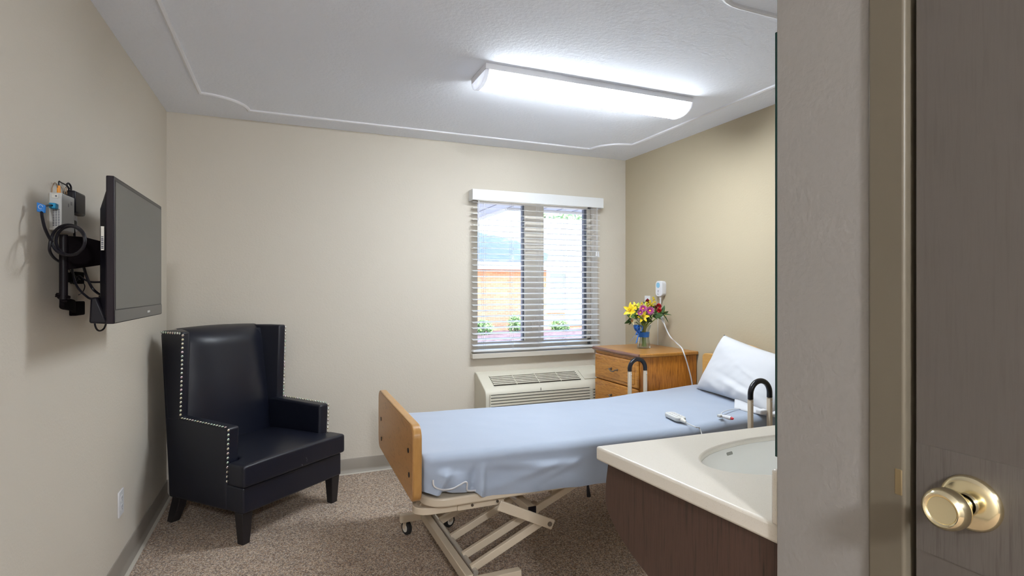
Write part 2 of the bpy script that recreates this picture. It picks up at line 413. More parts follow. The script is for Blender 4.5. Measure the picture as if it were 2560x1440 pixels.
# cove baseboards
def cove(p0, p1, nrm, name):
    p0, p1, nv = Vector(p0), Vector(p1), Vector(nrm)
    prof = [(0, .102), (.004, .102), (.006, .098), (.006, .03), (.008, .02), (.014, .010), (.020, .006), (.020, 0), (0, 0)]
    m = MB(); n = len(prof); d = p1 - p0
    m.prism(prof, 0, 1, lambda u, v, t: p0 + d*t + nv*u + Vector((0,0,v)))
    return m.build(name, M['cove'], kind=S)
M['toe'] = mat('lit_toe_tint', (.55, .51, .44), .5)  # paler than the cove: ceiling light caught by the toe, put into colour
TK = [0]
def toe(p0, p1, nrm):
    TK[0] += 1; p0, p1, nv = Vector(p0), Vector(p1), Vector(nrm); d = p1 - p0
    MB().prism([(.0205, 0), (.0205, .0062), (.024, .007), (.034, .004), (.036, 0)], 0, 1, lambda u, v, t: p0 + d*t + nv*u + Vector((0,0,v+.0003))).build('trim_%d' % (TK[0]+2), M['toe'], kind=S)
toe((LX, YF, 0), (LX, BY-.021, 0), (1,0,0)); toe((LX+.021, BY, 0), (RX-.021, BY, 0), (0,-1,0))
cove((LX, YF, 0), (LX, BY, 0), (1,0,0), 'baseboard_left')
cove((LX, BY, 0), (RX, BY, 0), (0,-1,0), 'baseboard_back')
cove((RX, YP, 0), (RX, BY, 0), (-1,0,0), 'baseboard_right')
# raised ceiling moulding with scooped corners
def trimpath():
    x0, x1, y0, y1, r = -.463, 2.487, 1.645, 3.785, .238
    pts = [(x0, -2.6), (x0, y1-r)]
    for i in range(1, 13):
        a = R(-90 + 90*i/12); pts.append((x0 + r*math.cos(a), y1 + r*math.sin(a)))
    pts += [(x1-r, y1)]
    for i in range(1, 13):
        a = R(180 + 90*i/12); pts.append((x1 + r*math.cos(a), y1 + r*math.sin(a)))
    pts += [(x1, y0+r)]
    for i in range(1, 13):
        a = R(90 + 90*i/12); pts.append((x1 + r*math.cos(a), y0 + r*math.sin(a)))
    pts += [(1.66, y0)]
    for i in range(1, 9):
        a = R(90*i/8); pts.append((1.66-.22*math.sin(a), y0-.22*(1-math.cos(a))))
    pts += [(1.44, .75)]
    return pts
tp = trimpath(); tm = MB()
prof = [(-.011, 0), (-.009, -.008), (0, -.012), (.009, -.008), (.011, 0)]
def trimrow():
    rows = []
    for i, (x, y) in enumerate(tp):
        a = Vector(tp[i-1]) if i else None; b = Vector(tp[i+1]) if i < len(tp)-1 else None; c = Vector((x, y))
        d1 = (c-a).normalized() if a is not None else (b-c).normalized(); d2 = (b-c).normalized() if b is not None else d1
        t = (d1+d2).normalized(); n = Vector((-t.y, t.x)); k = 1/max(.5, n.dot(Vector((-d1.y, d1.x))))
        rows.append([Vector((x+n.x*u*k, y+n.y*u*k, CZ+v)) for u, v in prof])
    return rows
rows = trimrow()
tm.grid(len(prof), len(rows), lambda i, j: rows[j][i]).build('trim_1', M['trimw'], kind=S)

# ------------------------------------------------------------------ window with blind
YG = BY+.15
wn = thing('window_1', (1.92, YG, WZ0), 'two-pane sand vinyl window behind the blind', 'window', kind=S)
fr = MB()
fr.box((WX0, YG-.03, WZ0), (WX0+.035, YG+.03, WZ1)); fr.box((WX1-.03, YG-.03, WZ0), (WX1, YG+.03, WZ1))
fr.box((WX0, YG-.03, WZ0), (WX1, YG+.03, WZ0+.065)); fr.box((WX0, YG-.03, WZ1-.05), (WX1, YG+.03, WZ1))
fr.build('window_frame', M['vinyl'], wn, weld=False, smooth=None)
MB().box((1.835, YG-.03, WZ0+.065), (2.008, YG+.035, WZ1-.05)).build('mullion', M['vinyl'], wn, bevel=.004)
MB().box((1.822, YG-.005, WZ0+.065), (1.834, YG+.035, WZ1-.05)).box((WX1-.052, YG-.01, WZ0+.065), (WX1-.031, YG+.03, WZ1-.05)).build('shade_strip', M['vinylshade'], wn, weld=False)  # dark strips paint the shade on the mullion and frame sides
MB().box((WX0+.035, YG+.005, WZ0+.065), (1.822, YG+.011, WZ1-.05)).build('pane', M['pane'], wn)
MB().box((2.008, YG+.005, WZ0+.065), (WX1-.052, YG+.011, WZ1-.05)).build('pane', M['pane'], wn)
lt = MB().box((1.885, YG-.052, .985), (1.945, YG-.031, 1.045)); lt.box((1.905, YG-.06, 1.0), (1.925, YG-.052, 1.07)); lt.build('latch', M['vinyl'], wn, bevel=.003, weld=False)
MB().box((1.315, BY-.055, .772), (2.40, BY+.02, .812)).box((WX0, BY+.02, .790), (WX1, YG-.031, .8145)).build('window_sill', M['sill'], None, bevel=.004, kind=S, weld=False)

bl = thing('window_blind', (1.88, BY-.04, .83), 'white slatted horizontal blind hanging open over the window', 'blind')
BX0, BX1, SY = 1.318, 2.445, BY-.040
sl = MB(); z = .878
NS = 26; pitch = (1.985-.878)/(NS-1)
for i in range(NS):
    zz = .878 + i*pitch; tl = .004
    sl.hexa([(BX0,SY-.025,zz-tl-.0014),(BX1,SY-.025,zz-tl-.0014),(BX1,SY+.025,zz+tl-.0014),(BX0,SY+.025,zz+tl-.0014),
             (BX0,SY-.025,zz-tl+.0014),(BX1,SY-.025,zz-tl+.0014),(BX1,SY+.025,zz+tl+.0014),(BX0,SY+.025,zz+tl+.0014)])
sl.build('slats', M['blind'], bl, weld=False, smooth=None)
MB().box((BX0, SY-.026, .826), (BX1, SY+.026, .842)).build('bottom_rail', M['blind'], bl, bevel=.003)
MB().box((1.318, SY-.02, 2.012), (2.447, SY+.03, 2.055)).build('headrail', M['blind'], bl, bevel=.002)
va = MB().box((1.300, SY-.062, 1.992), (2.458, SY-.050, 2.075)).box((1.300, SY-.050, 1.992), (1.310, SY+.035, 2.075)).box((2.448, SY-.050, 1.992), (2.458, SY+.035, 2.075))
va.build('valance', M['blind'], bl, weld=False, bevel=.002)
ld = MB()
for x in (1.41, 1.645, 1.88, 2.12, 2.37):
    for dx in (-.006, .007):
        ld.cyl((x+dx, SY-.0265, .83), (x+dx, SY-.0265, 2.02), .0009, n=5)
        ld.cyl((x+dx, SY+.0265, .83), (x+dx, SY+.0265, 2.02), .0009, n=5)
ld.build('ladder_cords', M['white'], bl, weld=False)
w0 = PY(1197, 505, SY-.045); w1 = PY(1197, 672, SY-.045)
MB().cyl(w0+Vector((0,0,.03)), w1, .0035, n=8).build('tilt_wand', M['white'], bl)
cc = MB()
for dx in (-.004, .005): cc.cyl((2.405+dx, SY-.045, 2.0), (2.405+dx, SY-.045, 1.625), .0013, n=5)
cc.build('pull_cord', M['white'], bl, weld=False)
MB().lathe([(0, .04), (.004, .04), (.010, 0), (0, 0)], (2.399, SY-.045, 1.588), n=10).lathe([(0, .04), (.004, .04), (.010, 0), (0, 0)], (2.418, SY-.045, 1.582), n=10).build('tassels', M['white'], bl, weld=False)

# ------------------------------------------------------------------ ceiling light
LXA, LXB, LYA, LYB = .91, 2.205, 2.535, 2.765
cl = thing('ceiling_light', (1.557, 2.65, CZ), 'lit white wraparound fluorescent light on the ceiling', 'light')
MB().box((LXA, LYA, CZ-.030), (LXB, LYB, CZ)).build('housing', M['trimw'], cl, bevel=.003)
def lensprof(n=14, g=0):
    out = []
    for i in range(n+1):
        t = -1 + 2*i/n; y = (LYA+LYB)/2 + t*(LYB-LYA-.012)/2
        out.append((y, CZ-.030-.052*(1-abs(t)**2.6)**.75 - .004))
    return out
lp = lensprof()
MB().prism(lp, LXA+.022, LXB-.012, lambda u, v, t: (t, u, v)).build('lens', M['lens'], cl)
for x0, x1 in ((LXA, LXA+.021), (LXB-.011, LXB)):
    pr = [(LYA, CZ-.031)] + [( (u-2.65)*1.03+2.65, v-.003) for u, v in lp] + [(LYB, CZ-.031)]
    MB().prism(pr, x0, x1, lambda u, v, t: (t, u, v)).build('end_cap', M['cap'], cl, bevel=.003)

el = thing('entry_ceiling_light', (.04, -1.75, CZ), 'round glowing ceiling light over the entry behind the viewer', 'light')
MB().lathe([(0, 0), (.15, 0), (.155, -.012), (.15, -.024)], (.04, -1.75, CZ), (0,0,1), 32).build('rim', M['trimw'], el)
MB().lathe([(.142, -.020), (.142, -.09), (.125, -.13), (.07, -.150), (0, -.155)], (.04, -1.75, CZ), (0,0,1), 32).build('diffuser', M['dome'], el)
# ------------------------------------------------------------------ door
dr = thing('door_1', (XP+.03, 0, 0), 'taupe flush door with brass knob', 'door', kind=S)
MB().box((XP+.004, DY0+.006, .01), (XP+.046, DY1-.008, 2.11)).build('door_leaf', M['door'], dr, bevel=.002)
kz0, kz1 = PX(2290, 1372, XP).z, PX(2290, 1108, XP).z
MB().box((XP+.0032, DY0+.01, kz0), (XP+.006, DY1-.010, kz1)).build('lock_plate_panel', M['doorlock'], dr, smooth=None)
KC = (XP+.003, .409, 1.050)
k = MB().lathe([(0,.0),(.034,0),(.0345,.003),(.032,.008),(.026,.011),(.0145,.013),(.013,.016)], KC, (-1,0,0), 40)
k.lathe([(.013,.012),(.0105,.018),(.0105,.030),(.014,.033),(.020,.037),(.0245,.044),(.0255,.052),(.0235,.060),(.0195,.0635),(.0170,.0625),(.0160,.0605),(.0145,.0602),(0,.0608)], KC, (-1,0,0), 40)
kb = k.build('door_knob', M['brass'], dr, weld=True, smooth=50)
df = thing('trim_2', (XP, 0, 0), 'taupe metal door frame', 'door frame', kind=S)
fm = MB()
fm.box((XP-.006, DY1, 0), (XP+.13, DY1+.0515, 2.165)); fm.box((XP-.006, DY0-.0515, 0), (XP+.13, DY0, 2.165)); fm.box((XP-.006, DY0, 2.115), (XP+.13, DY1, 2.165))
fm.box((XP+.050, DY1-.014, 0), (XP+.09, DY1, 2.115)); fm.box((XP+.050, DY0, 0), (XP+.09, DY0+.014, 2.115))
fm.build('door_frame', M['frame'], df, bevel=.004, seg=3, weld=False)
MB().box((XP-.0064, DY1+.0025, PX(2255, 1238, XP).z), (XP+.004, DY1+.014, PX(2255, 1170, XP).z)).build('strike_plate', M['strike'], df, bevel=.002)

# ------------------------------------------------------------------ vanity: top, panel, sink, mirror
VZ = .90
c0 = Vector((.757, 1.246)); c1 = Vector((.803, YP+.001)); c2 = Vector((RX-.35, YP+.001)); c3 = Vector((RX-.35, 1.205))
def inter(p, q, r=.02): return p
ct = thing('vanity_counter', (1.3, .95, .863), 'cream speckled solid-surface vanity counter over the dark panel', 'counter')
# top built with an oval sink cut-out
SC = Vector((1.225, 1.005)); SA, SB = .305, .140
nO = 48
oval = [Vector((SC.x + SA*math.cos(2*math.pi*i/nO), SC.y + SB*math.sin(2*math.pi*i/nO))) for i in range(nO)]
outer = [c0, c1, c2, c3]
def outpt(o):
    d = (o - SC).normalized(); best = None
    for i in range(4):
        p, q = outer[i], outer[(i+1) % 4]; e = q - p
        den = d.x*e.y - d.y*e.x
        if abs(den) < 1e-9: continue
        w = p - SC; t = (w.x*e.y - w.y*e.x)/den; u_ = (w.x*d.y - w.y*d.x)/den
        if t > 0 and -1e-6 <= u_ <= 1+1e-6 and (best is None or t < best): best = t
    return SC + d*best
angs = [math.atan2((o-SC).y, (o-SC).x) for o in oval]
ring = [(o, outpt(o)) for o in oval]
for c in outer:                                   # add exact corners
    a = math.atan2((c-SC).y/SB, (c-SC).x/SA); ring.append((Vector((SC.x+SA*math.cos(a), SC.y+SB*math.sin(a))), c))
ring.sort(key=lambda rc: math.atan2((rc[0]-SC).y/SB, (rc[0]-SC).x/SA))
tb = MB(); n = len(ring); vs = []
for z in (VZ, .864):
    vs += [(o.x, o.y, z) for o, e in ring] + [(e.x, e.y, z) for o, e in ring]
fs = []
for i in range(n):
    j = (i+1) % n
    fs += [(i, j, n+j, n+i), (2*n+i, 3*n+i, 3*n+j, 2*n+j), (n+i, n+j, 3*n+j, 3*n+i), (i, 2*n+i, 2*n+j, j)]
tb.add(vs, fs).build('counter_top', M['stone'], ct, bevel=.006, seg=3)
MB().box((XP+.004, YP+.0012, VZ+.0006), (RX-.35, YP+.016, VZ+.098)).build('backsplash', M['stone'], ct, bevel=.004)
sk = MB(); NR = 12
def basin(i, j):
    t = j/(NR-1); a = 2*math.pi*i/nO
    if j == 0: r, zz = .998, .8865
    else:
        q = (j-1)/(NR-2); r = .990*(1-q)**.45 if q < 1 else 0.02; r = max(r, .06); zz = .8855 - .14*(1-(1-q)**1.8)
    return (SC.x + SA*r*math.cos(a), SC.y + SB*r*math.sin(a), zz)
sk.grid(nO, NR, basin, closeu=True)
sk.add([basin(i, NR-1) for i in range(nO)], [tuple(range(nO))])
sb = thing('sink_basin', (SC.x, SC.y, .70), 'white oval undermount sink basin set into the vanity counter', 'sink')
ob = sk.build('basin', M['basin'], sb, smooth=60)
s_ = ob.modifiers.new('thick', 'SOLIDIFY'); s_.thickness = .006; s_.offset = 1
oa = math.atan2((1.129-SC.y)/SB, (1.102-SC.x)/SA)
def bpt(a, q): r = .990*(1-q)**.45; return Vector((SC.x + SA*r*math.cos(a), SC.y + SB*r*math.sin(a), .8855 - .14*(1-(1-q)**1.8)))
oc = bpt(oa, .05); ou = (bpt(oa-.02, .05)-bpt(oa+.02, .05)).normalized(); ov = (bpt(oa, .03)-bpt(oa, .07)).normalized(); on_ = ou.cross(ov).normalized()
if on_.y > 0: on_ = -on_
for nm, hw, hh, t0_, t1_, mm in (('overflow_rim', .0165, .0070, -.003, .0008, 'basin'), ('overflow_slot', .0130, .0042, -.003, .0012, 'greyd')):
    MB().prism(rrect(-hw, -hh, hw, hh, hh*.7, 4), t0_, t1_, lambda u, v, t: oc + ou*u + ov*v + on_*t).build(nm, M[mm], sb)
vp = thing('vanity_stand', (.80, .95, .2), 'dark walnut laminate end panel with scooped edge under the counter', 'panel')
pp = [(YP+.001, .8632), (1.246-.02, .8632), (1.240, .76), (1.205, .706), (1.14, .664), (1.064, .634), (.98, .60), (.90, .545), (.86, .48), (.84, .40), (.84, .02), (YP+.001, .02)]
pps = [(p.x, p.y) for p in spline([(a, b, 0) for a, b in pp[1:-1]], 4)]
pps = [pp[0]] + pps + [pp[-1]]
def vpf(u, v, t):
    k = (u-YP)/(1.246-YP)
    return (.812 - .030*k + t, u, v)
MB().prism(pps, 0, .019, vpf).build('side_panel', M['walnut'], vp, bevel=.0015)
MB().box((.84, 1.178, .70), (RX-.37, 1.196, .8625)).build('apron', M['walnut'], vp)
mr = thing('wall_mirror', (1.5, YP+.006, 1.02), 'frameless glass mirror on the partition wall above the vanity, seen edge-on', 'mirror')
mz0, mz1 = PY(1937, 1142, YP+.005).z, PY(1937, 80, YP+.005).z
mx0 = PY(1936.2, 700, YP+.0085).x
MB().box((mx0, YP+.0015, mz0), (2.3, YP+.0072, mz1)).build('glass_edge', M['mirroredge'], mr)
MB().box((mx0+.002, YP+.0073, mz0+.002), (2.298, YP+.0080, mz1-.002)).build('silvered_face', M['mirror'], mr)

# ------------------------------------------------------------------ wing armchair
CH = Matrix.Translation((.022, 3.322, 0)) @ Matrix.Rotation(R(40.5), 4, 'Z')     # local x = width, y = towards the back
ch = thing('wingback_armchair', (CH @ Vector((0, .28, 0))), 'black leather wingback armchair with studded edges in the room corner', 'armchair')
def arm(s):
    poly = [(.575, .155), (.605, .60), (.47, .606), (.066, .595), (.080, .30), (.075, .165)]
    m = MB(CH); a0, a1 = (.345*s, .275*s)
    m.prism(poly, a0, a1, lambda u, v, t: (t, u, v)); return m
for s in (-1, 1): arm(s).build('arm', M['leather'], ch, bevel=.014, seg=4)
def wing(s):
    m = MB(CH); o = .345*s
    bz, tz = .585, 1.078
    bt = .645 if s < 0 else .590
    # outer face on the side plane, inner face flaring in towards the back
    lo = [(o, .472, bz), (.298*s, .474, bz), (.245*s, .585, bz), (o, .585, bz)]
    hi = [(o, .452, tz), (.300*s, .454, tz), (.225*s, .640, tz+.004), (o, bt, tz)]
    m.hexa(lo + hi); return m
for s in (-1, 1): wing(s).build('wing', M['leather'], ch, bevel=.010, seg=4)
# outer back shell and padded inside back
bp_ = [(-.344, .50), (.344, .50), (.344, .575), (-.344, .575)]
MB(CH).add([(-.344,.505,.155),(.344,.505,.155),(.344,.545,.155),(.27,.570,.155),(-.27,.570,.155),(-.344,.570,.155),
            (-.344,.625,1.062),(.344,.57,1.062),(.344,.592,1.062),(.26,.655,1.062),(-.27,.672,1.062),(-.344,.648,1.062)],
           [(5,4,3,2,1,0),(6,7,8,9,10,11)] + [(i,(i+1)%6,6+(i+1)%6,6+i) for i in range(6)]).build('back_shell', M['leather'], ch, bevel=.008, seg=3)
def inback(i, j):
    u = -1 + 2*i/28; t = j/34; T0 = .74
    hw = .292 - .034*t
    bulge = .060*(1-abs(u)**3)*(.45+.55*math.sin(min(1, t/.5)*math.pi/2))
    k = min(t, T0)/T0; z = .36 + k*.625; b = .510 + .065*k
    if t > T0:
        q = (t-T0)/(1-T0); a = q*math.pi*.58
        z += .100*math.sin(a) + .010*(1-u*u)*q*q; b += .016*q + .064*(1-math.cos(a)); bulge *= (1-q*q)**1.2
    return (u*hw, b - bulge, z)
m = MB(CH); m.grid(29, 35, inback)
m.build('backrest', M['leather'], ch, smooth=180)
# T-shaped seat cushion
al = [-.352,-.326,-.30,-.27,-.25,-.12,.12,.25,.27,.30,.326,.352]; bl_ = [-.066,-.038,-.01,.040,.060,.20,.36,.47,.488]
m = MB(CH); zt, zb_ = .418, .304
def inT(a0, b0): return abs(a0) < .27 or b0 < .0605
def top(a, b):
    return zt + .024*max(0, 1-(a/.34)**2)*max(0, 1-((b-.2)/.30)**2)
cells = [(i, j) for i in range(len(al)-1) for j in range(len(bl_)-1) if inT((al[i]+al[i+1])/2, (bl_[j]+bl_[j+1])/2)]
cs = set(cells)
for i, j in cells:
    a0, a1, b0, b1 = al[i], al[i+1], bl_[j], bl_[j+1]
    zl = [zb_, zb_+.022, zb_+.06, zt-.026]
    m.add([(a0,b0,top(a0,b0)),(a1,b0,top(a1,b0)),(a1,b1,top(a1,b1)),(a0,b1,top(a0,b1))], [(0,1,2,3)])
    m.add([(a0,b0,zb_),(a1,b0,zb_),(a1,b1,zb_),(a0,b1,zb_)], [(3,2,1,0)])
    for (ni, nj, p, q) in ((i-1,j,(a0,b0),(a0,b1)), (i+1,j,(a1,b0),(a1,b1)), (i,j-1,(a0,b0),(a1,b0)), (i,j+1,(a0,b1),(a1,b1))):
        if (ni, nj) in cs: continue
        lv = zl + [None]
        for k_ in range(4):
            za = lv[k_]; zp = top(*p) if lv[k_+1] is None else lv[k_+1]; zq = top(*q) if lv[k_+1] is None else lv[k_+1]
            m.add([(*p, za), (*q, za), (*q, zq), (*p, zp)], [(0,1,2,3)])
m.build('seat_cushion', M['leather'], ch, smooth=180, sub=2)
MB(CH).box((-.340, -.045, .165), (.340, .50, .302)).build('seat_base', M['leather'], ch, bevel=.012, seg=4)
pip = MB(CH)
pip.tube(spline([(-.325,-.056,.410),(-.2,-.0585,.414),(0,-.059,.416),(.2,-.0585,.414),(.325,-.056,.410)], 6), .0032, 6)
pip.build('cushion_piping', M['leather'], ch)
for s in (-1, 1):
    x = .305*s
    MB(CH).hexa([(x-.021,-.024,0),(x+.021,-.024,0),(x+.021,.018,0),(x-.021,.018,0),(x-.031,-.034,.166),(x+.031,-.034,.166),(x+.031,.028,.166),(x-.031,.028,.166)]).build('leg', M['leg'], ch, bevel=.003)
    lg = MB(CH); pr = [(.575,0),(.617,0),(.598,.06),(.575,.12),(.560,.166),(.495,.166),(.515,.10),(.550,.04)]
    lg.prism(pr, x-.024, x+.024, lambda u, v, t: (t, u, v)); lg.build('leg', M['leg'], ch, bevel=.003)
for s in (-1, 1):
    st = MB(CH); xo = .346*s
    def studs(p, q, n_, face):
        for i in range(n_):
            t = i/(n_-1); c = Vector(p).lerp(Vector(q), t)
            nrm = Vector(face)
            st.ball(c, .0072, (.55 if abs(nrm.x) else 1, .55 if abs(nrm.y) else 1, .55 if abs(nrm.z) else 1), 8, 6)
    studs((xo-.004*s, .448, 1.06), (xo-.004*s, .468, .622), 20, (0,1,0))
    studs((xo, .470, 1.070), (xo, .64 if s < 0 else .575, 1.070), 9, (1,0,0))
    studs((xo-.004*s, .455, .606), (xo-.004*s, .09, .598), 17, (0,0,1))
    studs((xo-.004*s, .064, .585), (xo-.004*s, .075, .32), 12, (0,1,0))
    st.build('nailhead_trim', M['stud'], ch, weld=False, smooth=180)
for q in ([(.045,-.0648,.355),(.052,-.0648,.345),(.05,-.0648,.33)], [(.015,-.0648,.325),(.02,-.0648,.318)]):
    MB(CH).tube(q, .0014, 5).build('scuff_mark', M['greyw'], ch, label='pale scuff mark')

# ------------------------------------------------------------------ television, arm, box, cables on the left wall
TX, TY0, TY1, TZ0, TZ1 = -.507, 2.072, 2.772, 1.206, 1.676
tv = thing('television', (TX, 2.42, TZ0), 'flat television with grey screen and dark bezel on a wall arm', 'television')
MB().box((TX-.022, TY0, TZ0), (TX, TY1, TZ1)).build('bezel', M['tvframe'], tv, bevel=.003)
bk = [(TY0+.01, TZ0+.008), (TY1-.01, TZ0+.008), (TY1-.01, TZ1-.03), (TY0+.01, TZ1-.03)]
b2 = [(TY0+.05, TZ0+.03), (TY1-.05, TZ0+.03), (TY1-.05, TZ1-.10), (TY0+.05, TZ1-.10)]
MB().hexa([(TX-.022, y, z) for y, z in bk] + [(TX-.052, y, z) for y, z in b2]).build('rear_housing', M['black'], tv, bevel=.012, seg=4)
MB().box((TX+.0001, TY0+.012, TZ0+.043), (TX+.0006, TY1-.006, TZ1-.012)).build('screen_border', M['black'], tv, smooth=None)
MB().box((TX+.0002, TY0+.015, TZ0+.046), (TX+.0012, TY1-.014, TZ1-.016)).build('screen', M['screen'], tv, smooth=None)
MB().box((TX+.0002, TY0+.004, TZ0+.003), (TX+.0022, TY1-.004, TZ0+.043)).build('bottom_bezel', M['bezel'], tv, bevel=.0008)
MB().box((TX+.0023, 2.505, TZ0+.018), (TX+.0028, 2.545, TZ0+.026)).build('maker_badge', M['greyw'], tv)
sy = TY0+.012
MB().box((TX-.037, TY0+.0085, PX(265,625,TX-.02).z), (TX-.0285, TY0+.012, PX(265,565,TX-.02).z)).build('paper_sticker', M['offwhite'], tv)
tm_ = MB(); z0 = PX(265,590,TX-.02).z
for i in range(7): tm_.box((TX-.036, TY0+.0080, z0-.006*i), (TX-.030, TY0+.0086, z0-.006*i-.0034-(.001 if i % 2 else 0)))
tm_.build('sticker_print', M['ink'], tv, weld=False)
MB().hexa([(TX-.074,2.10,TZ0+.002),(TX-.023,2.10,TZ0-.002),(TX-.023,2.16,TZ0-.002),(TX-.074,2.16,TZ0+.002),
           (TX-.070,2.10,TZ0+.083),(TX-.053,2.10,TZ0+.085),(TX-.053,2.16,TZ0+.085),(TX-.070,2.16,TZ0+.083)]).build('connector_box', M['black'], tv, bevel=.006)
mt = thing('tv_wall_mount', (LX, 2.40, 1.3), 'black articulated steel bracket holding the television off the wall', 'bracket')
px_, py_ = -.640, 2.084
MB().cyl((px_, py_, 1.285), (px_, py_, 1.485), .0110, n=20).build('pivot_post', M['blackm'], mt)
def strap(pts, w, t, name):
    m = MB(); pts = spline(pts, 6)
    for i in range(len(pts)-1): m.beam(pts[i], pts[i+1] + (pts[i+1]-pts[i])*.05, t, w, (0,0,1))
    return m.build(name, M['blackflat'], mt, weld=False)
strap([(px_, py_, 1.30), (px_-.008, 2.10, 1.275), (-.665, 2.24, 1.262), (LX+.012, 2.36, 1.250)], .036, .012, 'lower_arm')
MB().box((LX, 2.35, 1.222), (LX+.022, 2.44, 1.272)).build('wall_foot', M['blackflat'], mt, bevel=.004)
strap([(px_, py_, 1.36), (px_-.010, 2.11, 1.357), (-.668, 2.26, 1.352), (LX+.012, 2.37, 1.348)], .030, .008, 'middle_arm')
MB().box((LX, 2.355, 1.335), (LX+.020, 2.44, 1.378)).build('wall_foot', M['blackflat'], mt, bevel=.004)
# swinging arm plate towards the set
ap = MB(); poly = [(0, 1.375), (0, 1.482), (.10, 1.484), (.225, 1.472), (.225, 1.40), (.12, 1.388)]
p0 = Vector((px_, py_)); p1 = Vector((TX-.056, 2.205)); dd = (p1-p0)/.225
nn = Vector((-dd.y, dd.x)).normalized()
ap.prism(poly, -.006, .006, lambda u, v, t: (p0.x+dd.x*u+nn.x*t, p0.y+dd.y*u+nn.y*t, v)); ap.build('swing_arm', M['blackflat'], mt, bevel=.002)
MB().box((TX-.066, 2.18, 1.33), (TX-.051, 2.62, 1.48)).build('mount_plate', M['blackm'], mt, bevel=.003)

cb = thing('cable_box', (LX, 2.235, 1.507), 'slim white vented cable box fixed upright on the wall', 'cable box')
MB().box((LX, 2.178, 1.507), (-.674, 2.294, 1.628)).build('casing', M['greyw'], cb, bevel=.003)
vt = MB()
for i in range(3):
    for j in range(11):
        vt.box((LX+.010+i*.0068, 2.1772, 1.520+j*.0052), (LX+.0145+i*.0068, 2.1778, 1.5228+j*.0052))
vt.build('vent_holes', M['ink'], cb, weld=False, smooth=None)
MB().box((LX+.008, 2.1765, 1.610), (-.682, 2.1779, 1.623)).build('jack_plate', M['offwhite'], cb)
MB().ball((-.688, 2.1765, 1.6165), .0025).build('jack', M['ink'], cb)
mk = MB()
for i in range(3): mk.box((-.6738, 2.255, 1.600+i*.004), (-.6734, 2.270, 1.6016+i*.004))
mk.box((-.6738, 2.235, 1.590), (-.6734, 2.238, 1.601)); mk.build('printed_marks', M['ink'], cb, weld=False)
# wall outlet with adapter and plug
wo = thing('power_adapter', (LX, 2.42, 1.6), 'black power adapter plugged into the outlet behind the television', 'adapter')
def atwall(px, py, x=LX): return PX(px, py, x)
ay0 = PX(181, 500, -.680).y; ay1 = PX(208, 500, -.680).y
az1 = PX(195, 485, -.690).z; az0 = PX(195, 540, -.690).z
MB().box((LX+.0062, ay0, az0), (-.672, ay1, az1)).build('adapter_body', M['black'], wo, bevel=.007, seg=3)
MB().tube(spline([(-.688, ay0+.015, az1-.002), (-.688, ay0+.012, az1+.014), (-.69, ay0-.002, az1+.022), (-.692, ay0-.012, az1+.014), (-.690, ay0+.004, az1+.005)], 6), .003, 7).build('adapter_cord', M['black'], wo)
op = thing('upper_wall_outlet', (LX, 2.45, 1.5), 'white outlet plate behind the black power adapter', 'outlet')
oz0, oz1 = az0-.020, az0+.055
MB().box((LX, ay0-.005, az0-.055), (LX+.006, ay1+.015, az0+.055)).build('cover_plate', M['white'], op, bevel=.0015)
pl = thing('power_plug', (LX, 2.40, 1.47), 'small black plug in the lower socket behind the television', 'plug')
MB().box((LX+.0062, ay0+.01, az0-.050), (-.678, ay0+.040, az0-.022)).build('plug_body', M['black'], pl, bevel=.004)
pc = MB().tube(spline([(-.684, ay0+.025, az0-.050), (-.680, ay0+.02, az0-.09), (-.66, 2.22, 1.40), (-.63, 2.16, 1.33), (-.60, 2.16, 1.29), (-.575, 2.13, 1.285)], 8), .0036, 7)
pc.build('plug_cord', M['black'], pl)
# coax on top of the box
cx = thing('coax_cable', (-.69, 2.2, 1.62), 'thin black coax lead with orange connector on top of the cable box', 'cable')
o1 = PX(147, 481, -.688)
MB().cyl(o1+Vector((0,0,-.002)), o1+Vector((0,0,.022)), .0055, .0042, 12).build('connector', M['orange'], cx)
MB().tube(spline([o1+Vector((0,0,.020)), o1+Vector((0,0.002,.036)), PX(152,456,-.688), PX(168,465,-.69), PX(173,478,-.69), PX(176,488,-.69)], 8), .0022, 7).build('lead', M['black'], cx)
tw = thing('bare_wire_ends', (-.695, 2.2, 1.63), 'stiff bare wire loops standing on the cable box', 'wire')
MB().tube(spline([PX(130,481,-.690), PX(131,468,-.690), PX(136,457,-.690), PX(141,460,-.690), PX(146,476,-.690)], 8), .0011, 5).build('wire_loop', M['copper'], tw)
MB().tube(spline([PX(162,485,-.690), PX(163,470,-.690), PX(166,469,-.690), PX(167,486,-.690)], 6), .0011, 5).build('wire_loop', M['copper'], tw)
# thick video cable with blue ends
hd = thing('video_cable', (-.69, 2.15, 1.5), 'thick black video cable with blue plugs coiled over the bracket', 'cable')
q = PX(131, 512, -.690)
MB().box((LX+.008, 2.150, 1.573), (LX+.026, 2.1762, 1.591)).build('blue_plug', M['bluec'], hd, bevel=.003)
t0 = PX(104, 518, -.668)
tg = MB().hexa([(t0.x-.010,t0.y-.006,t0.z-.014),(t0.x+.008,t0.y-.006,t0.z-.017),(t0.x+.008,t0.y+.006,t0.z-.017),(t0.x-.010,t0.y+.006,t0.z-.014),(t0.x-.010,t0.y-.006,t0.z+.014),(t0.x+.009,t0.y-.006,t0.z+.006),(t0.x+.009,t0.y+.006,t0.z+.006),(t0.x-.010,t0.y+.006,t0.z+.014)])
tgo = tg.build('blue_tag', M['blue'], hd, bevel=.002)
MB().tube([t0+Vector((.0,-.0075,.0))+Vector((math.cos(a)*.005,0,math.sin(a)*.006)) for a in [R(25*i) for i in range(13)]], .0007, 5).build('tag_mark', M['white'], hd)
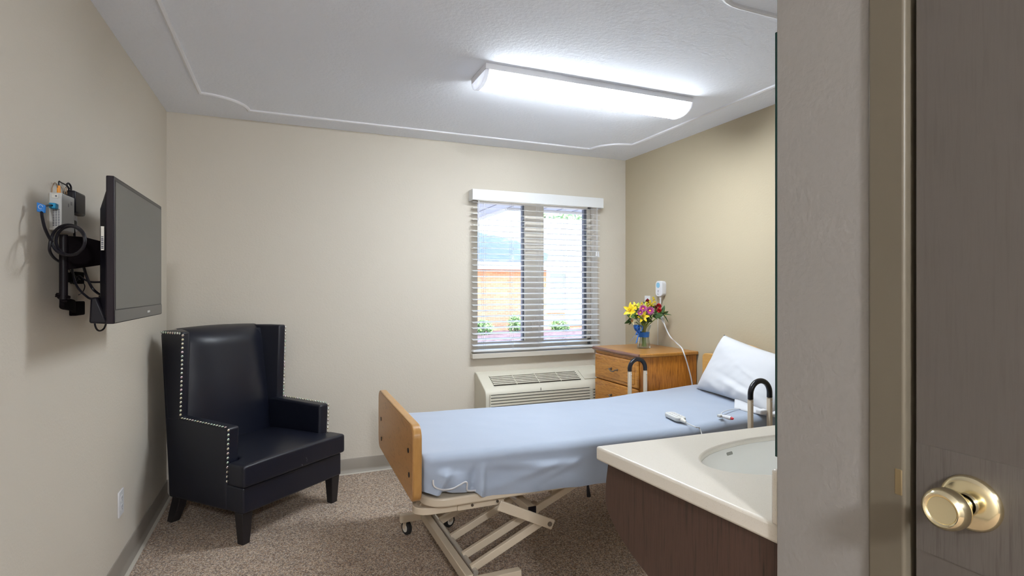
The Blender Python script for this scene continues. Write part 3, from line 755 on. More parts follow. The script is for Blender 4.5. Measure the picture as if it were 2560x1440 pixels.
MB().tube(spline([(-.690, 2.152, 1.582), (-.690, 2.13, 1.580), t0+Vector((.004,.006,.004))], 6), .0034, 8).build('short_lead', M['black'], hd)
def lp_(cx_, cz, rx, rz, n, ph=0, x=-.600):
    out = []
    for i in range(n+1):
        a = ph + 2*math.pi*i/n
        c = PX(cx_+rx*math.cos(a), cz+rz*math.sin(a), x + .048*math.cos(a)); out.append(c)
    return out
cab = [t0+Vector((0,0,-.012)), PX(106,545,-.66), PX(112,570,-.655), PX(124,596,-.652), PX(130,604,-.650)]
MB().tube(spline(cab, 8), .0042, 8).build('cable_run', M['black'], hd)
MB().tube(lp_(171, 600, 42, 38, 32, .4, -.606), .0042, 8, closed=False).build('cable_loop', M['black'], hd)
MB().tube(lp_(176, 602, 36, 36, 32, 1.2, -.598), .0042, 8, closed=False).build('cable_loop', M['black'], hd)
MB().tube(spline([PX(126,600,-.652), PX(124,625,-.655), PX(134,643,-.66), PX(150,655,-.66)], 8), .0042, 8).build('cable_tail', M['black'], hd)
MB().tube(spline([PX(190,625,-.64), PX(204,650,-.63), PX(216,690,-.61), PX(232,722,-.58), PX(252,738,-.570)], 8), .0042, 8).build('cable_tail', M['black'], hd)
a1 = thing('antenna_lead', (-.6, 2.2, 1.35), 'thin black lead looping from the bracket to the back of the television', 'cable')
MB().tube(spline([PX(170,702,-.66), PX(184,707,-.655), PX(192,700,-.65), PX(198,690,-.645), PX(210,698,-.63), PX(228,705,-.60), PX(257,705,-.562)], 8), .0032, 7).build('lead', M['black'], a1)
a2 = thing('hanging_loop_cord', (-.59, 2.1, 1.2), 'black cord hanging in a loop below the television corner', 'cable')
MB().tube(spline([PX(250,738,-.58), PX(246,752,-.59), PX(238,770,-.606), PX(236,800,-.61), PX(240,820,-.607), PX(249,827,-.60), PX(260,821,-.59), PX(266,806,-.575)], 8), .0030, 7).build('cord', M['black'], a2)
a3 = thing('bracket_hoop_wire', (-.66, 2.2, 1.25), 'thin dark wire arcing between the bracket feet', 'wire')
MB().tube(spline([PX(172,672,-.68), PX(188,690,-.685), PX(205,704,-.69), PX(212,715,-.692), PX(207,730,-.692), PX(197,737,-.690)], 8), .0018, 6).build('wire', M['black'], a3)

def outlet(name, y0, y1, z0, z1, label, left=True):
    t = thing(name, (LX if left else RX, (y0+y1)/2, z0), label, 'outlet')
    X0, X1, sg = (LX, LX+.007, 1) if left else (RX, RX-.007, -1)
    MB().box((X0, y0, z0), (X1, y1, z1)).build('cover_plate', M['white'], t, bevel=.0025)
    yc, zc = (y0+y1)/2, (z0+z1)/2
    for dz in (-.02, .02):
        pr = rrect(yc-.016, zc+dz-.014, yc+.016, zc+dz+.014, .008, 4)
        MB().prism(pr, X1, X1+.0018*sg, lambda u, v, tt: (tt, u, v)).build('socket', M['white'], t)
        sl_ = MB()
        for dy in (-.006, .006): sl_.box((X1+.0018*sg, yc+dy-.0012, zc+dz-.002), (X1+.0023*sg, yc+dy+.0012, zc+dz+.008))
        sl_.box((X1+.0018*sg, yc-.002, zc+dz-.010), (X1+.0023*sg, yc+.002, zc+dz-.006))
        sl_.build('slots', M['ink'], t, weld=False)
    return t
outlet('wall_outlet', 2.938, 3.018, .280, .395, 'white duplex outlet low on the left wall near the armchair')

# ------------------------------------------------------------------ hospital bed
BY0, BY1 = 2.205, 3.055
bd = thing('hospital_bed', (1.6, 2.65, 0), 'adjustable hospital bed with maple footboard and beige steel frame', 'bed')
FX0, FX1 = .476, .512
pr = rrect(BY0-.005, .430, 3.115, .752, .055, 6)
fb = MB().prism(pr, FX0, FX1, lambda u, v, t: (t, u, v)).build('footboard', M['mapleedge'], bd, bevel=.005, seg=3)
pri = rrect(BY0+.002, .437, 3.108, .745, .049, 6)
MB().prism(pri, FX0-.0012, FX0+.001, lambda u, v, t: (t, u, v)).build('panel_face', M['maple'], fb)
for p in ((953,1047), (954,1097), (1021,1126), (1023,1187)):
    c = PX(*p, FX0-.001)
    MB().cyl((FX0-.0035, c.y, c.z), (FX0, c.y, c.z), .011, n=14).build('screw_cap', M['black'], fb)
# headboard with arched top
hy0, hy1 = 2.27, 3.005
hp = [(hy0, .43), (hy1, .43), (hy1, .83)]
for i in range(5): a = R(90*i/4); hp.append((hy1-.03+.03*math.cos(a), .835+.03*math.sin(a)))
hp += [(2.92, .868)]
for i in range(13):
    t = i/12; y = 2.88 + (2.40-2.88)*t; hp.append((y, .872 + .088*math.sin(math.pi*t)**.7))
hp += [(2.36, .868), (hy0+.03, .865), (hy0, .83)]
MB().prism(hp, 2.690, 2.722, lambda u, v, t: (t, u, v)).build('headboard', M['headwood'], bd, bevel=.004)
# mattress deck tray and rails
MB().prism(rrect(.524, BY0-.012, 2.665, BY1-.01, .10, 8), .404, .442, lambda u, v, t: (u, v, t)).build('deck_tray', M['bedmetal'], bd, bevel=.008, seg=3)
ry = BY0+.060
def flat(pts, w, h, name, mm='bedmetal'):
    m = MB(); pts = [Vector(p) for p in pts]
    n_ = len(pts); vs = []; 
    for i, p in enumerate(pts):
        d = (pts[min(i+1,n_-1)]-pts[max(i-1,0)]); d.z = 0; d.normalize(); sd = Vector((-d.y, d.x, 0))
        for a, b in ((-1,-1),(1,-1),(1,1),(-1,1)): vs.append(p + sd*a*w/2 + Vector((0,0,b*h/2)))
    fs = [(3,2,1,0), tuple((n_-1)*4+k for k in range(4))]
    for i in range(n_-1):
        for a in range(4): b = (a+1) % 4; fs.append((i*4+a, i*4+b, (i+1)*4+b, (i+1)*4+a))
    return m.add(vs, fs).build(name, M[mm], bd, bevel=.003)
flat(spline([(.68, ry, .372), (.60, ry, .372), (.545, ry+.006, .372), (.516, ry+.025, .372), (.508, ry+.055, .372), (.520, ry+.095, .372), (.56, ry+.16, .372), (.60, ry+.19, .372)], 5), .022, .030, 'foot_bumper')
MB().box((.68, ry-.015, .357), (.895, ry+.015, .387)).build('side_rail', M['bedmetal'], bd, bevel=.003)
MB().box((.68, BY1-.04, .348), (2.45, BY1-.01, .386)).build('side_rail', M['bedmetal'], bd, bevel=.003)
MB().box((1.5, ry-.015, .348), (2.45, ry+.015, .386)).build('side_rail', M['bedmetal'], bd, bevel=.003)
for x in (.745, .862): MB().cyl((x, ry-.019, .374), (x, ry-.015, .374), .006, n=12).build('rail_bolt', M['pull'], bd)
MB().box((.60, 2.55, .348), (2.5, 2.60, .386)).build('centre_rail', M['bedmetal'], bd, bevel=.003)
# supports between rails and tray
for x in (.62, 2.38):
    MB().box((x, BY0+.04, .387), (x+.03, BY1-.05, .403)).build('cross_bar', M['bedmetal'], bd)
# base at the foot end
MB().beam((.682, 2.93, .095), (.706, 2.165, .095), .034, .045).build('base_beam', M['bedmetal'], bd, bevel=.003)
MB().tube([(.722, 2.86, .108), (.742, 2.19, .108)], .012, 14).build('axle_tube', M['silver'], bd)
MB().box((.555, 2.885, .070), (.880, 2.922, .108)).build('base_foot', M['bedmetal'], bd, bevel=.003)
MB().box((.60, 2.135, .070), (.930, 2.172, .108)).build('base_foot', M['bedmetal'], bd, bevel=.003)
MB().box((.662, 2.865, .109), (.730, 2.884, .205)).build('base_bracket', M['bedmetal'], bd, bevel=.003)
MB().box((.664, 2.895, .120), (.726, 2.915, .345)).build('base_upright', M['bedmetal'], bd, bevel=.003)
def caster(x, y, ang, parent):
    r = .0365; c = Vector((x, y, r)); ax = Vector((math.cos(ang), math.sin(ang), 0))
    w = MB(); w.lathe([(.022,-.012),(.033,-.012),(r,-.008),(r,.008),(.033,.012),(.022,.012),(.022,-.012)], c, ax, 28)
    wo_ = w.build('caster_wheel', M['rubber'], parent)
    MB().lathe([(0,-.0135),(.0215,-.0135),(.0215,.0135),(0,.0135)], c, ax, 24).build('wheel_hub', M['offwhite'], wo_)
    sd = Vector((-ax.y, ax.x, 0))
    fk = MB()
    for s in (-1, 1): fk.beam(c+ax*s*.018, c+ax*s*.015+Vector((0,0,.028))-sd*.004, .005, .022, sd)
    fk.beam(c+Vector((0,0,.030))-ax*.02, c+Vector((0,0,.030))+ax*.02, .026, .006)
    fk.build('caster_fork', M['bedmetal'], wo_, weld=False)
    MB().cyl(c+Vector((0,0,.0325)), c+Vector((0,0,.04)), .012, n=14).build('swivel', M['black'], wo_)
caster(.592, 2.903, R(20), bd); caster(.826, 2.903, R(-60), bd); caster(.885, 2.153, R(-60), bd); caster(.63, 2.153, R(20), bd)
# ladder-like lift arms
AX = (.722, .112)
def armbar(y, x1, z1): 
    MB().beam((AX[0]+.01, y, AX[1]), (x1, y, z1), .022, .034).build('lift_arm', M['bedmetal'], bd, bevel=.003)
armbar(2.535, 1.07, .262); armbar(2.345, 1.405, .400); armbar(2.225, 1.085, .268); armbar(2.74, 1.405, .400)
MB().beam((.846, 2.190, .380), (1.108, 2.190, .252), .012, .044).build('scissor_link', M['bedmetal'], bd, bevel=.004)
MB().beam((.846, 2.76, .372), (1.118, 2.76, .242), .012, .044).build('scissor_link', M['bedmetal'], bd, bevel=.004)
c = Vector((1.088, 2.183, .2615))
MB().cyl(c, c-Vector((0,.004,0)), .0105, n=18).build('pivot_bolt', M['pull'], bd)
ce = PY(1330, 1276, 2.26)
MB().beam((ce.x, 2.262, ce.z), (ce.x-.01, 2.72, ce.z), .036, .034).build('cross_tube', M['bedmetal'], bd, bevel=.003)
MB().beam((ce.x, 2.256, ce.z), (ce.x, 2.2615, ce.z), .038, .036).build('tube_plug', M['black'], bd)
MB().tube([(.90, 2.42, .372), (1.03, 2.40, .305)], .010, 12).build('actuator_rod', M['steel'], bd)
MB().beam((.93, 2.50, .378), (1.04, 2.46, .31), .05, .05).build('actuator_body', M['bedmetal'], bd, bevel=.006)
MB().box((1.07, 2.36, .235), (1.12, 2.40, .285)).build('pivot_bracket', M['bedmetal'], bd, bevel=.004)
MB().beam((1.20, 2.35, .335), (1.19, 2.73, .335), .03, .03).build('arm_tie', M['bedmetal'], bd, bevel=.003)
# head end of the base
MB().beam((2.30, 2.93, .095), (2.30, 2.165, .095), .034, .045).build('base_beam', M['bedmetal'], bd, bevel=.003)
for y in (2.345, 2.74): MB().beam((2.29, y, .112), (1.62, y, .400), .022, .034).build('lift_arm', M['bedmetal'], bd, bevel=.003)
MB().box((2.12, 2.885, .070), (2.44, 2.922, .108)).build('base_foot', M['bedmetal'], bd, bevel=.003)
MB().box((2.12, 2.135, .070), (2.44, 2.172, .108)).build('base_foot', M['bedmetal'], bd, bevel=.003)
for x, y in ((2.16, 2.903), (2.40, 2.903), (2.16, 2.153), (2.40, 2.153)): caster(x, y, R(30), bd)
# black grip hanging under the near side
g0 = PY(1469, 1208, 2.225); g1 = PY(1472, 1241, 2.225)
MB().tube([g0, g0.lerp(g1, .4), g1], [.004, .007, .010], 10).build('release_grip', M['black'], bd)
# mattress retainer wire
rt = [PY(1083,1200,2.178), PY(1086,1216,2.172), PY(1105,1224,2.166), PY(1130,1222,2.164), PY(1150,1212,2.164), PY(1163,1205,2.164), PY(1168,1209,2.166), PY(1169,1226,2.172), PY(1190,1226,2.185)]
MB().tube(spline(rt, 6), .0036, 8).build('mattress_retainer', M['steel'], bd)
# assist rails
def assist(x0, x1, y, ztop, zg, zlow, tilt=0):
    r = (x1-x0)/2; xc = (x0+x1)/2; w = .0135
    ps = MB()
    for x in (x0+w, x1-w): ps.beam((x, y, zlow), (x, y, zg), .025, .020, (1,0,0))
    p = ps.build('assist_rail', M['bedmetal'], bd, bevel=.004, weld=False)
    arcp = [(x0+w, y, zg+.002)]
    rr = r-w
    for i in range(29):
        a = R(180-180*i/28); arcp.append((xc+rr*math.cos(a), y, ztop-r+rr*math.sin(a)))
    arcp.append((x1-w, y, zg+.002))
    MB().tube(arcp, .0145, 14).build('foam_grip', M['foam'], p)
    for x in (x0+w, x1-w): MB().ball((x+.004, y-.0125, zg-.02), .004).build('rivet', M['steel'], p)
ra, rb_ = PY(1570, 905, 3.072), PY(1617, 905, 3.072)
assist(ra.x, rb_.x, 3.072, PY(1594, 893, 3.072).z, PY(1594, 927, 3.072).z, .40)
assist(2.232, 2.394, 2.150, .842, .735, .40)
MB().box((2.13, BY1-.012, .42), (2.25, 3.078, .44)).build('rail_bracket', M['bedmetal'], bd)
MB().box((2.24, 2.14, .41), (2.39, BY0-.012, .43)).build('rail_bracket', M['bedmetal'], bd)

# mattress with fitted sheet
ms = thing('mattress', (1.6, 2.65, .443), 'mattress under a rumpled pale blue fitted sheet on the hospital bed', 'mattress')
MB().prism(rrect(.545, BY0+.035, 2.655, BY1-.06, .07, 6), .4435, .575, lambda u, v, t: (u, v, t)).build('mattress_core', M['matcore'], ms, bevel=.03, seg=4)
def lerp_tab(t, tab):
    for (a, b), (c_, d) in zip(tab, tab[1:]):
        if t <= c_: k_ = (t-a)/(c_-a); k_ = max(0, min(1, k_)); k_ = k_*k_*(3-2*k_); return b + (d-b)*k_
    return tab[-1][1]
topz = [(.52, .626), (.8, .620), (1.3, .612), (1.85, .608), (2.25, .627), (2.68, .646)]
botz = [(.52, .475), (.60, .466), (.735, .455), (.78, .426), (1.04, .416), (1.4, .404), (2.0, .400), (2.68, .400)]
NX, NC = 230, 96
def gauss(x, c_, w): return math.exp(-((x-c_)/w)**2)
def section(x):
    zt_ = lerp_tab(x, topz); zb2 = lerp_tab(x, botz); yn, yf = BY0-.016, BY1-.005
    pts = []
    # near bottom -> near side -> top -> far side -> under
    n1, n2, n3, n4, n5 = 30, 10, 30, 8, 18
    rad = .045
    for i in range(n1):
        t = i/n1; z = zb2 + (zt_-rad-zb2)*t
        y = yn + .010*t
        w = 0
        # rumples of the draped side
        fade = math.sin(math.pi*min(1, (1-t)*.9+.1))
        w += .020*noise.noise(Vector((x*5.0+z*6, z*9-x*2.0, 3.1)))*(1-t*.6)
        w += .008*noise.noise(Vector((x*12+z*9, z*14, 8.7)))*(1-t*.8)
        fx = .765 + .02*(t-.5)                                    # upright fold
        w -= .030*gauss(x, fx, .016)*(1-t*.6)
        w += .022*gauss(x, fx-.034, .016)*(1-t*.5)
        w -= .022*gauss(x, .66-.06*t, .05)*math.sin(math.pi*t)
        w -= .030*gauss(x, .570+.05*t, .022)*(1-t)**.7              # gathered corner
        w += .026*gauss(x, .605+.04*t, .018)*(1-t)
        d1 = z - (.47 + (x-.85)*.22); w -= .016*gauss(d1, 0, .024)*gauss(x, 1.02, .24)
        d2 = z - (.56 - (x-.80)*.10); w -= .012*gauss(d2, 0, .02)*gauss(x, .95, .2); d3 = z - (.50 + (x-1.15)*.35); w -= .012*gauss(d3, 0, .022)*gauss(x, 1.2, .14)
        w *= min(1, (1-t)*3.2)
        pts.append((y + w, z))
    for i in range(n2):
        a = R(180 - 90*i/n2); pts.append((yn+.010+rad+rad*math.cos(a), zt_-rad+rad*math.sin(a)))
    for i in range(n3):
        t = i/n3; y = yn+.010+rad + (yf-yn-.010-2*rad)*t
        w = .005*math.sin(math.pi*t) + .004*noise.noise(Vector((x*2.4, y*3, 1))) + .0016*noise.noise(Vector((x*9, y*9, 5)))
        pts.append((y, zt_ + w*min(1, 8*t, 8*(1-t))))
    for i in range(n4):
        a = R(90 - 90*i/n4); pts.append((yf-rad+rad*math.cos(a), zt_-rad+rad*math.sin(a)))
    for i in range(n5):
        t = i/n5
        if t < .5: pts.append((yf - .01*t, zt_-rad + (.4445-(zt_-rad))*(t/.5)))
        else:
            k_ = (t-.5)/.5; pts.append((yf-.005 + (yn+.03-yf)*k_, .4445))
    return pts
XA, XB = .522, 2.672
def sheet_v(i, j):
    # j runs along the bed with rounded ends
    t = j/(NX-1)
    ne = 10
    if j < ne: q = j/ne; x = XA + .035*(1-math.sqrt(max(0, 1-(1-(1-q))**2))) if False else XA + .035*(1-math.cos(q*math.pi/2)); k_ = 1-.040*(1-math.sin(q*math.pi/2))
    elif j >= NX-ne: q = (NX-1-j)/ne; x = XB - .035*(1-math.cos(q*math.pi/2)); k_ = 1-.040*(1-math.sin(q*math.pi/2))
    else: x = XA+.035 + (XB-XA-.07)*((j-ne)/(NX-2*ne-1)); k_ = 1
    sec = SEC.setdefault(j, section(x))
    y, z = sec[i]; return (x, 2.65+(y-2.65)*k_, .53+(z-.53)*k_)
SEC = {}; NCc = len(section(1.0))
sm = MB().grid(NCc, NX, sheet_v, closeu=True)
sm.add([sheet_v(i, 0) for i in range(NCc)], [tuple(range(NCc))]); sm.add([sheet_v(i, NX-1) for i in range(NCc)], [tuple(range(NCc))])
sm.build('fitted_sheet', M['sheet'], ms, smooth=70)

# pillow
pw = thing('pillow', (2.52, 2.5, .63), 'plump white pillow leaning against the headboard', 'pillow')
A, B, C_, D = Vector((2.535, 2.885, .645)), Vector((2.628, 2.735, 1.015)), Vector((2.415, 2.165, .638)), Vector((2.650, 2.12, .905))
ctr = (A+B+C_+D)/4; nrm = (C_-A).cross(B-A).normalized()
if nrm.x > 0: nrm = -nrm
NU, NV = 56, 48
def pil(side):
    def f(i, j):
        u = -1+2*i/(NU-1); v = -1+2*j/(NV-1)
        # pinch the edges inwards between the corners
        pu = u*(1-.055*(1-v*v)); pv = v*(1-.065*(1-u*u))
        s_, t_ = (pu+1)/2, (pv+1)/2                     # s along the width (A->C), t up (A->B)
        p = A.lerp(C_, s_).lerp(B.lerp(D, s_), t_)
        e = max(0, (1-u**4))**.55 * max(0, (1-v**4))**.55
        th = .083*e*(1 if side > 0 else .6)
        w = .008*noise.noise(Vector((u*1.8, v*1.8, 2+side))) + .0025*noise.noise(Vector((u*5-v*2, v*4, 9+side)))
        w += .010*gauss(v+.55+.25*u, 0, .10)*gauss(u, .3, .5) - .008*gauss(v+.35+.3*u, 0, .08)*gauss(u, .25, .5) + .007*gauss(v-.1+.5*(u-.2), 0, .07)*gauss(u, .4, .35)
        r_ = math.hypot(u, v+1.0)
        w += .006*math.sin(9*math.atan2(v+1.2, u+.001))*gauss(v, -.8, .35)
        return p + nrm*(side*(th + w*e))
    return f
pm = MB(); pm.grid(NU, NV, pil(1)); pm.grid(NU, NV, pil(-1)); pm.build('pillowcase', M['pillow'], pw, smooth=180)
# open hem of the pillowcase lying flat on the sheet
def hem(i, j):
    u = i/20; v = j/12
    a = PZ(1834, 1022, .632).lerp(PZ(1945, 1040, .645), u); b = PZ(1836, 1004, .64).lerp(PZ(1955, 1016, .65), u)
    p = a.lerp(b, v); zt = lerp_tab(p.x, topz)
    p.z = zt + .004 + (.026+.004*math.sin(11*u))*math.sin(min(1, v*1.6)*math.pi/2)
    p.x += .006*math.sin(7*u+2); return p
hm = MB().grid(21, 13, hem); hob = hm.build('case_hem', M['pillow'], pw, smooth=180)
q = hob.modifiers.new('thick', 'SOLIDIFY'); q.thickness = .006; q.offset = 0
# hand control, call button, clip
def zs(x, y):                                    # top of sheet
    return lerp_tab(x, topz) + .006
hc = thing('bed_hand_control', (1.97, 2.42, .61), 'pale grey bed hand control with corded end lying on the sheet', 'remote control')
h0 = PZ(1674, 1040, .618); h1 = PZ(1704, 1054, .618)
hd_ = (h1-h0); hd_.z = 0; L = hd_.length+.02; hd_.normalize(); hn = Vector((-hd_.y, hd_.x, 0)); hcn = (h0+h1)/2
HZ = zs(hcn.x, hcn.y)
def hcf(u, v, t): return (hcn.x+hd_.x*u+hn.x*v, hcn.y+hd_.y*u+hn.y*v, HZ+t)
MB().prism(rrect(-.075, -.030, .070, .030, .022, 5), .001, .024, hcf).build('handset', M['greyw'], hc, bevel=.006, seg=3)
kb_ = MB()
for i in range(4):
    for s in (-1, 1): kb_.prism(rrect(-.055+i*.025, s*.012-.007, -.037+i*.025, s*.012+.007, .004, 3), .0242, .0256, hcf)
kb_.build('keypad', M['white'], hc, weld=False)
MB().tube([hcf(.068, 0, .012), hcf(.092, 0, .010), hcf(.105, 0, .008)], [.012, .009, .005], 10).build('strain_relief', M['offwhite'], hc)
e0 = Vector(hcf(.103, 0, .008))
MB().tube(spline([e0, PZ(1722,1060,zs(1.97,2.3)+.004), PZ(1740,1068,zs(1.96,2.25)+.004), (1.955, 2.205, .600), (1.945, 2.172, .565), (1.94, 2.165, .50)], 8), .0028, 8).build('cord', M['greyw'], hc)
cbn = thing('call_button', (2.27, 2.35, .62), 'white pear call button with red tip lying on the sheet by the pillow', 'call button')
zb3 = zs(2.28, 2.35)+.011
b0 = PZ(1807, 1040, zb3); b1 = PZ(1828, 1046, zb3); b2_ = PZ(1834, 1047, zb3)
MB().tube([b0, b0.lerp(b1,.25), b0.lerp(b1,.7), b1], [.005, .009, .0105, .009], 12).build('handle', M['white'], cbn, smooth=60)
MB().tube([b1, b1.lerp(b2_, .6), b2_], [.007, .007, .004], 12).build('red_tip', M['redtip'], cbn)
MB().tube(spline([b0, PZ(1803,1036,zb3), PZ(1806,1031,zb3), PZ(1818,1026,zb3), PZ(1838,1023,zb3-.004), PZ(1858,1022,zb3-.006)], 8), .0026, 8).build('cord', M['white'], cbn)
cpz = PZ(1800, 1040, zb3-.004); MB().box((cpz.x-.012, cpz.y-.012, zb3-.010), (cpz.x+.012, cpz.y+.010, zb3+.004)).build('sheet_clip', M['greyw'], cbn, bevel=.003)
cq = PZ(1905, 1029, zs(2.5,2.35)+.012)
wc = thing('bed_clip', (cq.x, cq.y, .63), 'small white ribbed plastic block on the sheet beside the near assist rail', 'clip')
wcm = MB(); wcm.box((cq.x-.028, cq.y-.018, cq.z-.012), (cq.x+.028, cq.y+.018, cq.z+.012))
wcm.build('block', M['white'], wc, bevel=.005)
rb = MB()
for i in range(5): rb.box((cq.x-.022+i*.010, cq.y-.0195, cq.z-.009), (cq.x-.018+i*.010, cq.y-.0175, cq.z+.009))
rb.build('ribs', M['white'], wc, weld=False)

# ------------------------------------------------------------------ heating and cooling unit under the window
ac = thing('air_conditioner', (1.88, 3.89, .1), 'cream through-wall air conditioner with louvred grille under the window', 'air conditioner')
AX0, AX1, AYF = 1.349, 2.416, 3.757
pf = [(BY-.001, .08), (BY-.001, .665), (3.985, .664), (3.965, .658), (3.945, .648), (3.93, .638), (3.80, .575), (3.785, .566), (3.771, .552), (3.762, .535), (3.758, .50), (3.758, .08)]
MB().prism(pf, AX0, AX1, lambda u, v, t: (t, u, v)).build('cabinet', M['ptac'], ac, bevel=.006, seg=3)
# sloping discharge grille
sa, sb_ = Vector((3.935, .641)), Vector((3.806, .579)); sd = (sa-sb_).normalized(); sn = Vector((-sd.y, sd.x))
if sn.y < 0: sn = -sn
gx0, gx1 = 1.435, 2.18
def sl3(x, u, w): p = sb_ + sd*u + sn*w; return (x, p.x, p.y)
Lg = (sa-sb_).length
gb = MB(); gb.hexa([sl3(gx0, .008, .0015), sl3(gx1, .008, .0015), sl3(gx1, Lg-.004, .0015), sl3(gx0, Lg-.004, .0015), sl3(gx0, .008, .003), sl3(gx1, .008, .003), sl3(gx1, Lg-.004, .003), sl3(gx0, Lg-.004, .003)])
gb.build('discharge_opening', M['dark'], ac, smooth=None)
gl = MB(); nl = 6
for i in range(nl):
    u0 = .008 + (Lg-.016)*(i+.42)/nl
    gl.hexa([sl3(gx0, u0, .003), sl3(gx1, u0, .003), sl3(gx1, u0+.0105, .003), sl3(gx0, u0+.0105, .003), sl3(gx0, u0, .008), sl3(gx1, u0, .008), sl3(gx1, u0+.0105, .008), sl3(gx0, u0+.0105, .008)])
for x in (1.62, 1.81, 2.0):
    gl.hexa([sl3(x, .008, .003), sl3(x+.005, .008, .003), sl3(x+.005, Lg-.004, .003), sl3(x, Lg-.004, .003), sl3(x, .008, .0075), sl3(x+.005, .008, .0075), sl3(x+.005, Lg-.004, .0075), sl3(x, Lg-.004, .0075)])
gl.build('discharge_louvres', M['ptac'], ac, weld=False, smooth=None)
fp = MB(); fp.hexa([sl3(2.215, .012, .001), sl3(2.40, .012, .001), sl3(2.40, Lg-.006, .001), sl3(2.215, Lg-.006, .001), sl3(2.215, .012, .005), sl3(2.40, .012, .005), sl3(2.40, Lg-.006, .005), sl3(2.215, Lg-.006, .005)])
fp.build('control_flap', M['ptac'], ac, bevel=.002)
fs_ = MB(); fl = MB()
for (x0, x1, zt2) in ((1.385, 2.225, .530), (2.255, 2.405, .512)):
    fs_.box((x0, AYF-.0012, .13), (x1, AYF+.0008, zt2))
    z = zt2 - .006
    while z > .14:
        fl.box((x0-.003, AYF-.010, z-.0150), (x1+.003, AYF-.0012, z)); z -= .0215
    fl.box((x0-.006, AYF-.0105, .12), (x0, AYF-.001, zt2+.003)); fl.box((x1, AYF-.0105, .12), (x1+.006, AYF-.001, zt2+.003))
fs_.build('intake_opening', M['dark'], ac, weld=False, smooth=None)
fl.build('intake_louvres', M['ptac'], ac, weld=False, smooth=None)
MB().box((1.795, AYF-.003, .534), (1.798, AYF+.001, .556)).build('panel_seam', M['dark'], ac)

# ------------------------------------------------------------------ chest of drawers
DX0, DX1, DYA, DYB, DZ = 2.250, 2.738, 3.116, 3.690, .864
ds = thing('chest_of_drawers', (2.49, 3.385, 0), 'golden oak chest of drawers beside the bed carrying the flowers', 'dresser')
MB().box((DX0, DYA, .03), (DX1, DYB, DZ-.027)).build('carcass', M['oakside'], ds, bevel=.002)
MB().box((DX0-.018, DYA-.016, DZ-.026), (DX1+.005, DYB+.016, DZ)).build('top_board', M['oaktop'], ds, bevel=.007, seg=3)
MB().tube([(DX0-.019, DYA-.014, DZ-.0135), (DX0-.019, DYB+.014, DZ-.0135)], .0135, 14).build('front_moulding', M['oakedge'], ds)
MB().box((DX0-.004, DYA+.004, .0), (DX1, DYB-.004, .03)).build('plinth', M['oakside'], ds)
MB().box((DX0-.006, DYA, DZ-.05), (DX0, DYB, DZ-.028)).build('frieze_rail', M['oak'], ds)
zt0 = DZ-.052
for i in range(4):
    z1 = zt0 - i*.196; z0 = z1-.190
    d = MB().box((DX0-.019, DYA+.006, z0), (DX0-.0005, DYB-.006, z1)).build('drawer', M['oak'], ds, bevel=.008, seg=3)
    MB().box((DX0-.023, DYA+.040, z0+.026), (DX0-.0192, DYB-.040, z1-.026)).build('drawer_panel', M['oak'], d, bevel=.003)
    yc, zc = (DYA+DYB)/2, (z0+z1)/2+.004
    hh = MB()
    for s in (-1, 1):
        hh.lathe([(0, 0), (.009, 0), (.009, .003), (.0045, .006), (.0045, .020)], (DX0-.023, yc+s*.040, zc), (-1,0,0), 12)
        hh.ball((DX0-.043, yc+s*.040, zc), .006)
    hh.tube(spline([(DX0-.043, yc-.040, zc), (DX0-.046, yc-.02, zc-.010), (DX0-.047, yc, zc-.013), (DX0-.046, yc+.02, zc-.010), (DX0-.043, yc+.040, zc)], 5), .0042, 8)
    hh.build('handle', M['pull'], d, weld=False)

# ------------------------------------------------------------------ nurse call station on the right wall
cs_ = thing('nurse_call_station', (RX, 3.50, 1.25), 'white wall call station with pale blue button above the chest', 'call station')
SX = 2.702; y0, y1, z0, z1 = 3.462, 3.545, 1.252, 1.376
MB().prism(rrect(y0, z0, y1, z1, .030, 6), SX, RX-.012, lambda u, v, t: (t, u, v)).build('housing', M['white'], cs_, bevel=.005, seg=3)
MB().prism(rrect(y0+.004, z0+.006, y1-.002, z1-.002, .026, 6), RX-.012, RX, lambda u, v, t: (t, u, v)).build('back_plate', M['white'], cs_)
MB().cyl((SX-.002, 3.510, 1.342), (SX+.001, 3.510, 1.342), .021, n=24).build('blue_button', M['skyblue'], cs_)
tk = MB()
tk.box((SX-.0008, 3.501, 1.2975), (SX+.0004, 3.517, 1.3005)); tk.box((SX-.0008, 3.5075, 1.284), (SX+.0004, 3.5115, 1.2975))
tk.box((SX-.0008, 3.516, 1.268), (SX+.0004, 3.5185, 1.276)); tk.box((SX-.0008, 3.510, 1.268), (SX+.0004, 3.513, 1.276)); tk.box((SX-.0008, 3.503, 1.268), (SX+.0004, 3.508, 1.271))
tk.build('printed_marks', M['ink'], cs_, weld=False)
cdp = [(SX+.016, 3.500, 1.256), (SX+.014, 3.500, 1.20), PX(1650,775,2.70), PX(1653,786,2.695)]
cd = thing('nurse_call_cable', (2.7, 3.4, 1.0), 'white cord hanging from the call station over the chest to the bed', 'cable')
MB().tube(spline(cdp, 8), [.009]*4 + [.006]*4 + [.0045]*17, 9).build('upper_lead', M['white'], cd)
k0, k1 = PX(1653, 786, 2.695), PX(1660, 808, 2.67)
MB().tube([k0, k0.lerp(k1, .2), k0.lerp(k1, .8), k1], [.007, .012, .011, .006], 10).build('inline_connector', M['white'], cd)
low = [k1, PX(1668,828,2.655), PX(1678,845,2.64), PY(1692,858,3.26), PY(1704,870,3.12), PY(1710,884,3.068), PY(1720,915,3.072), PY(1730,958,3.078), (2.655, 3.082, .60), (2.66, 3.09, .5)]
for i in (3, 4): low[i].z = max(low[i].z, DZ+.006)
MB().tube(spline(low, 8), .0046, 9).build('lower_lead', M['white'], cd)
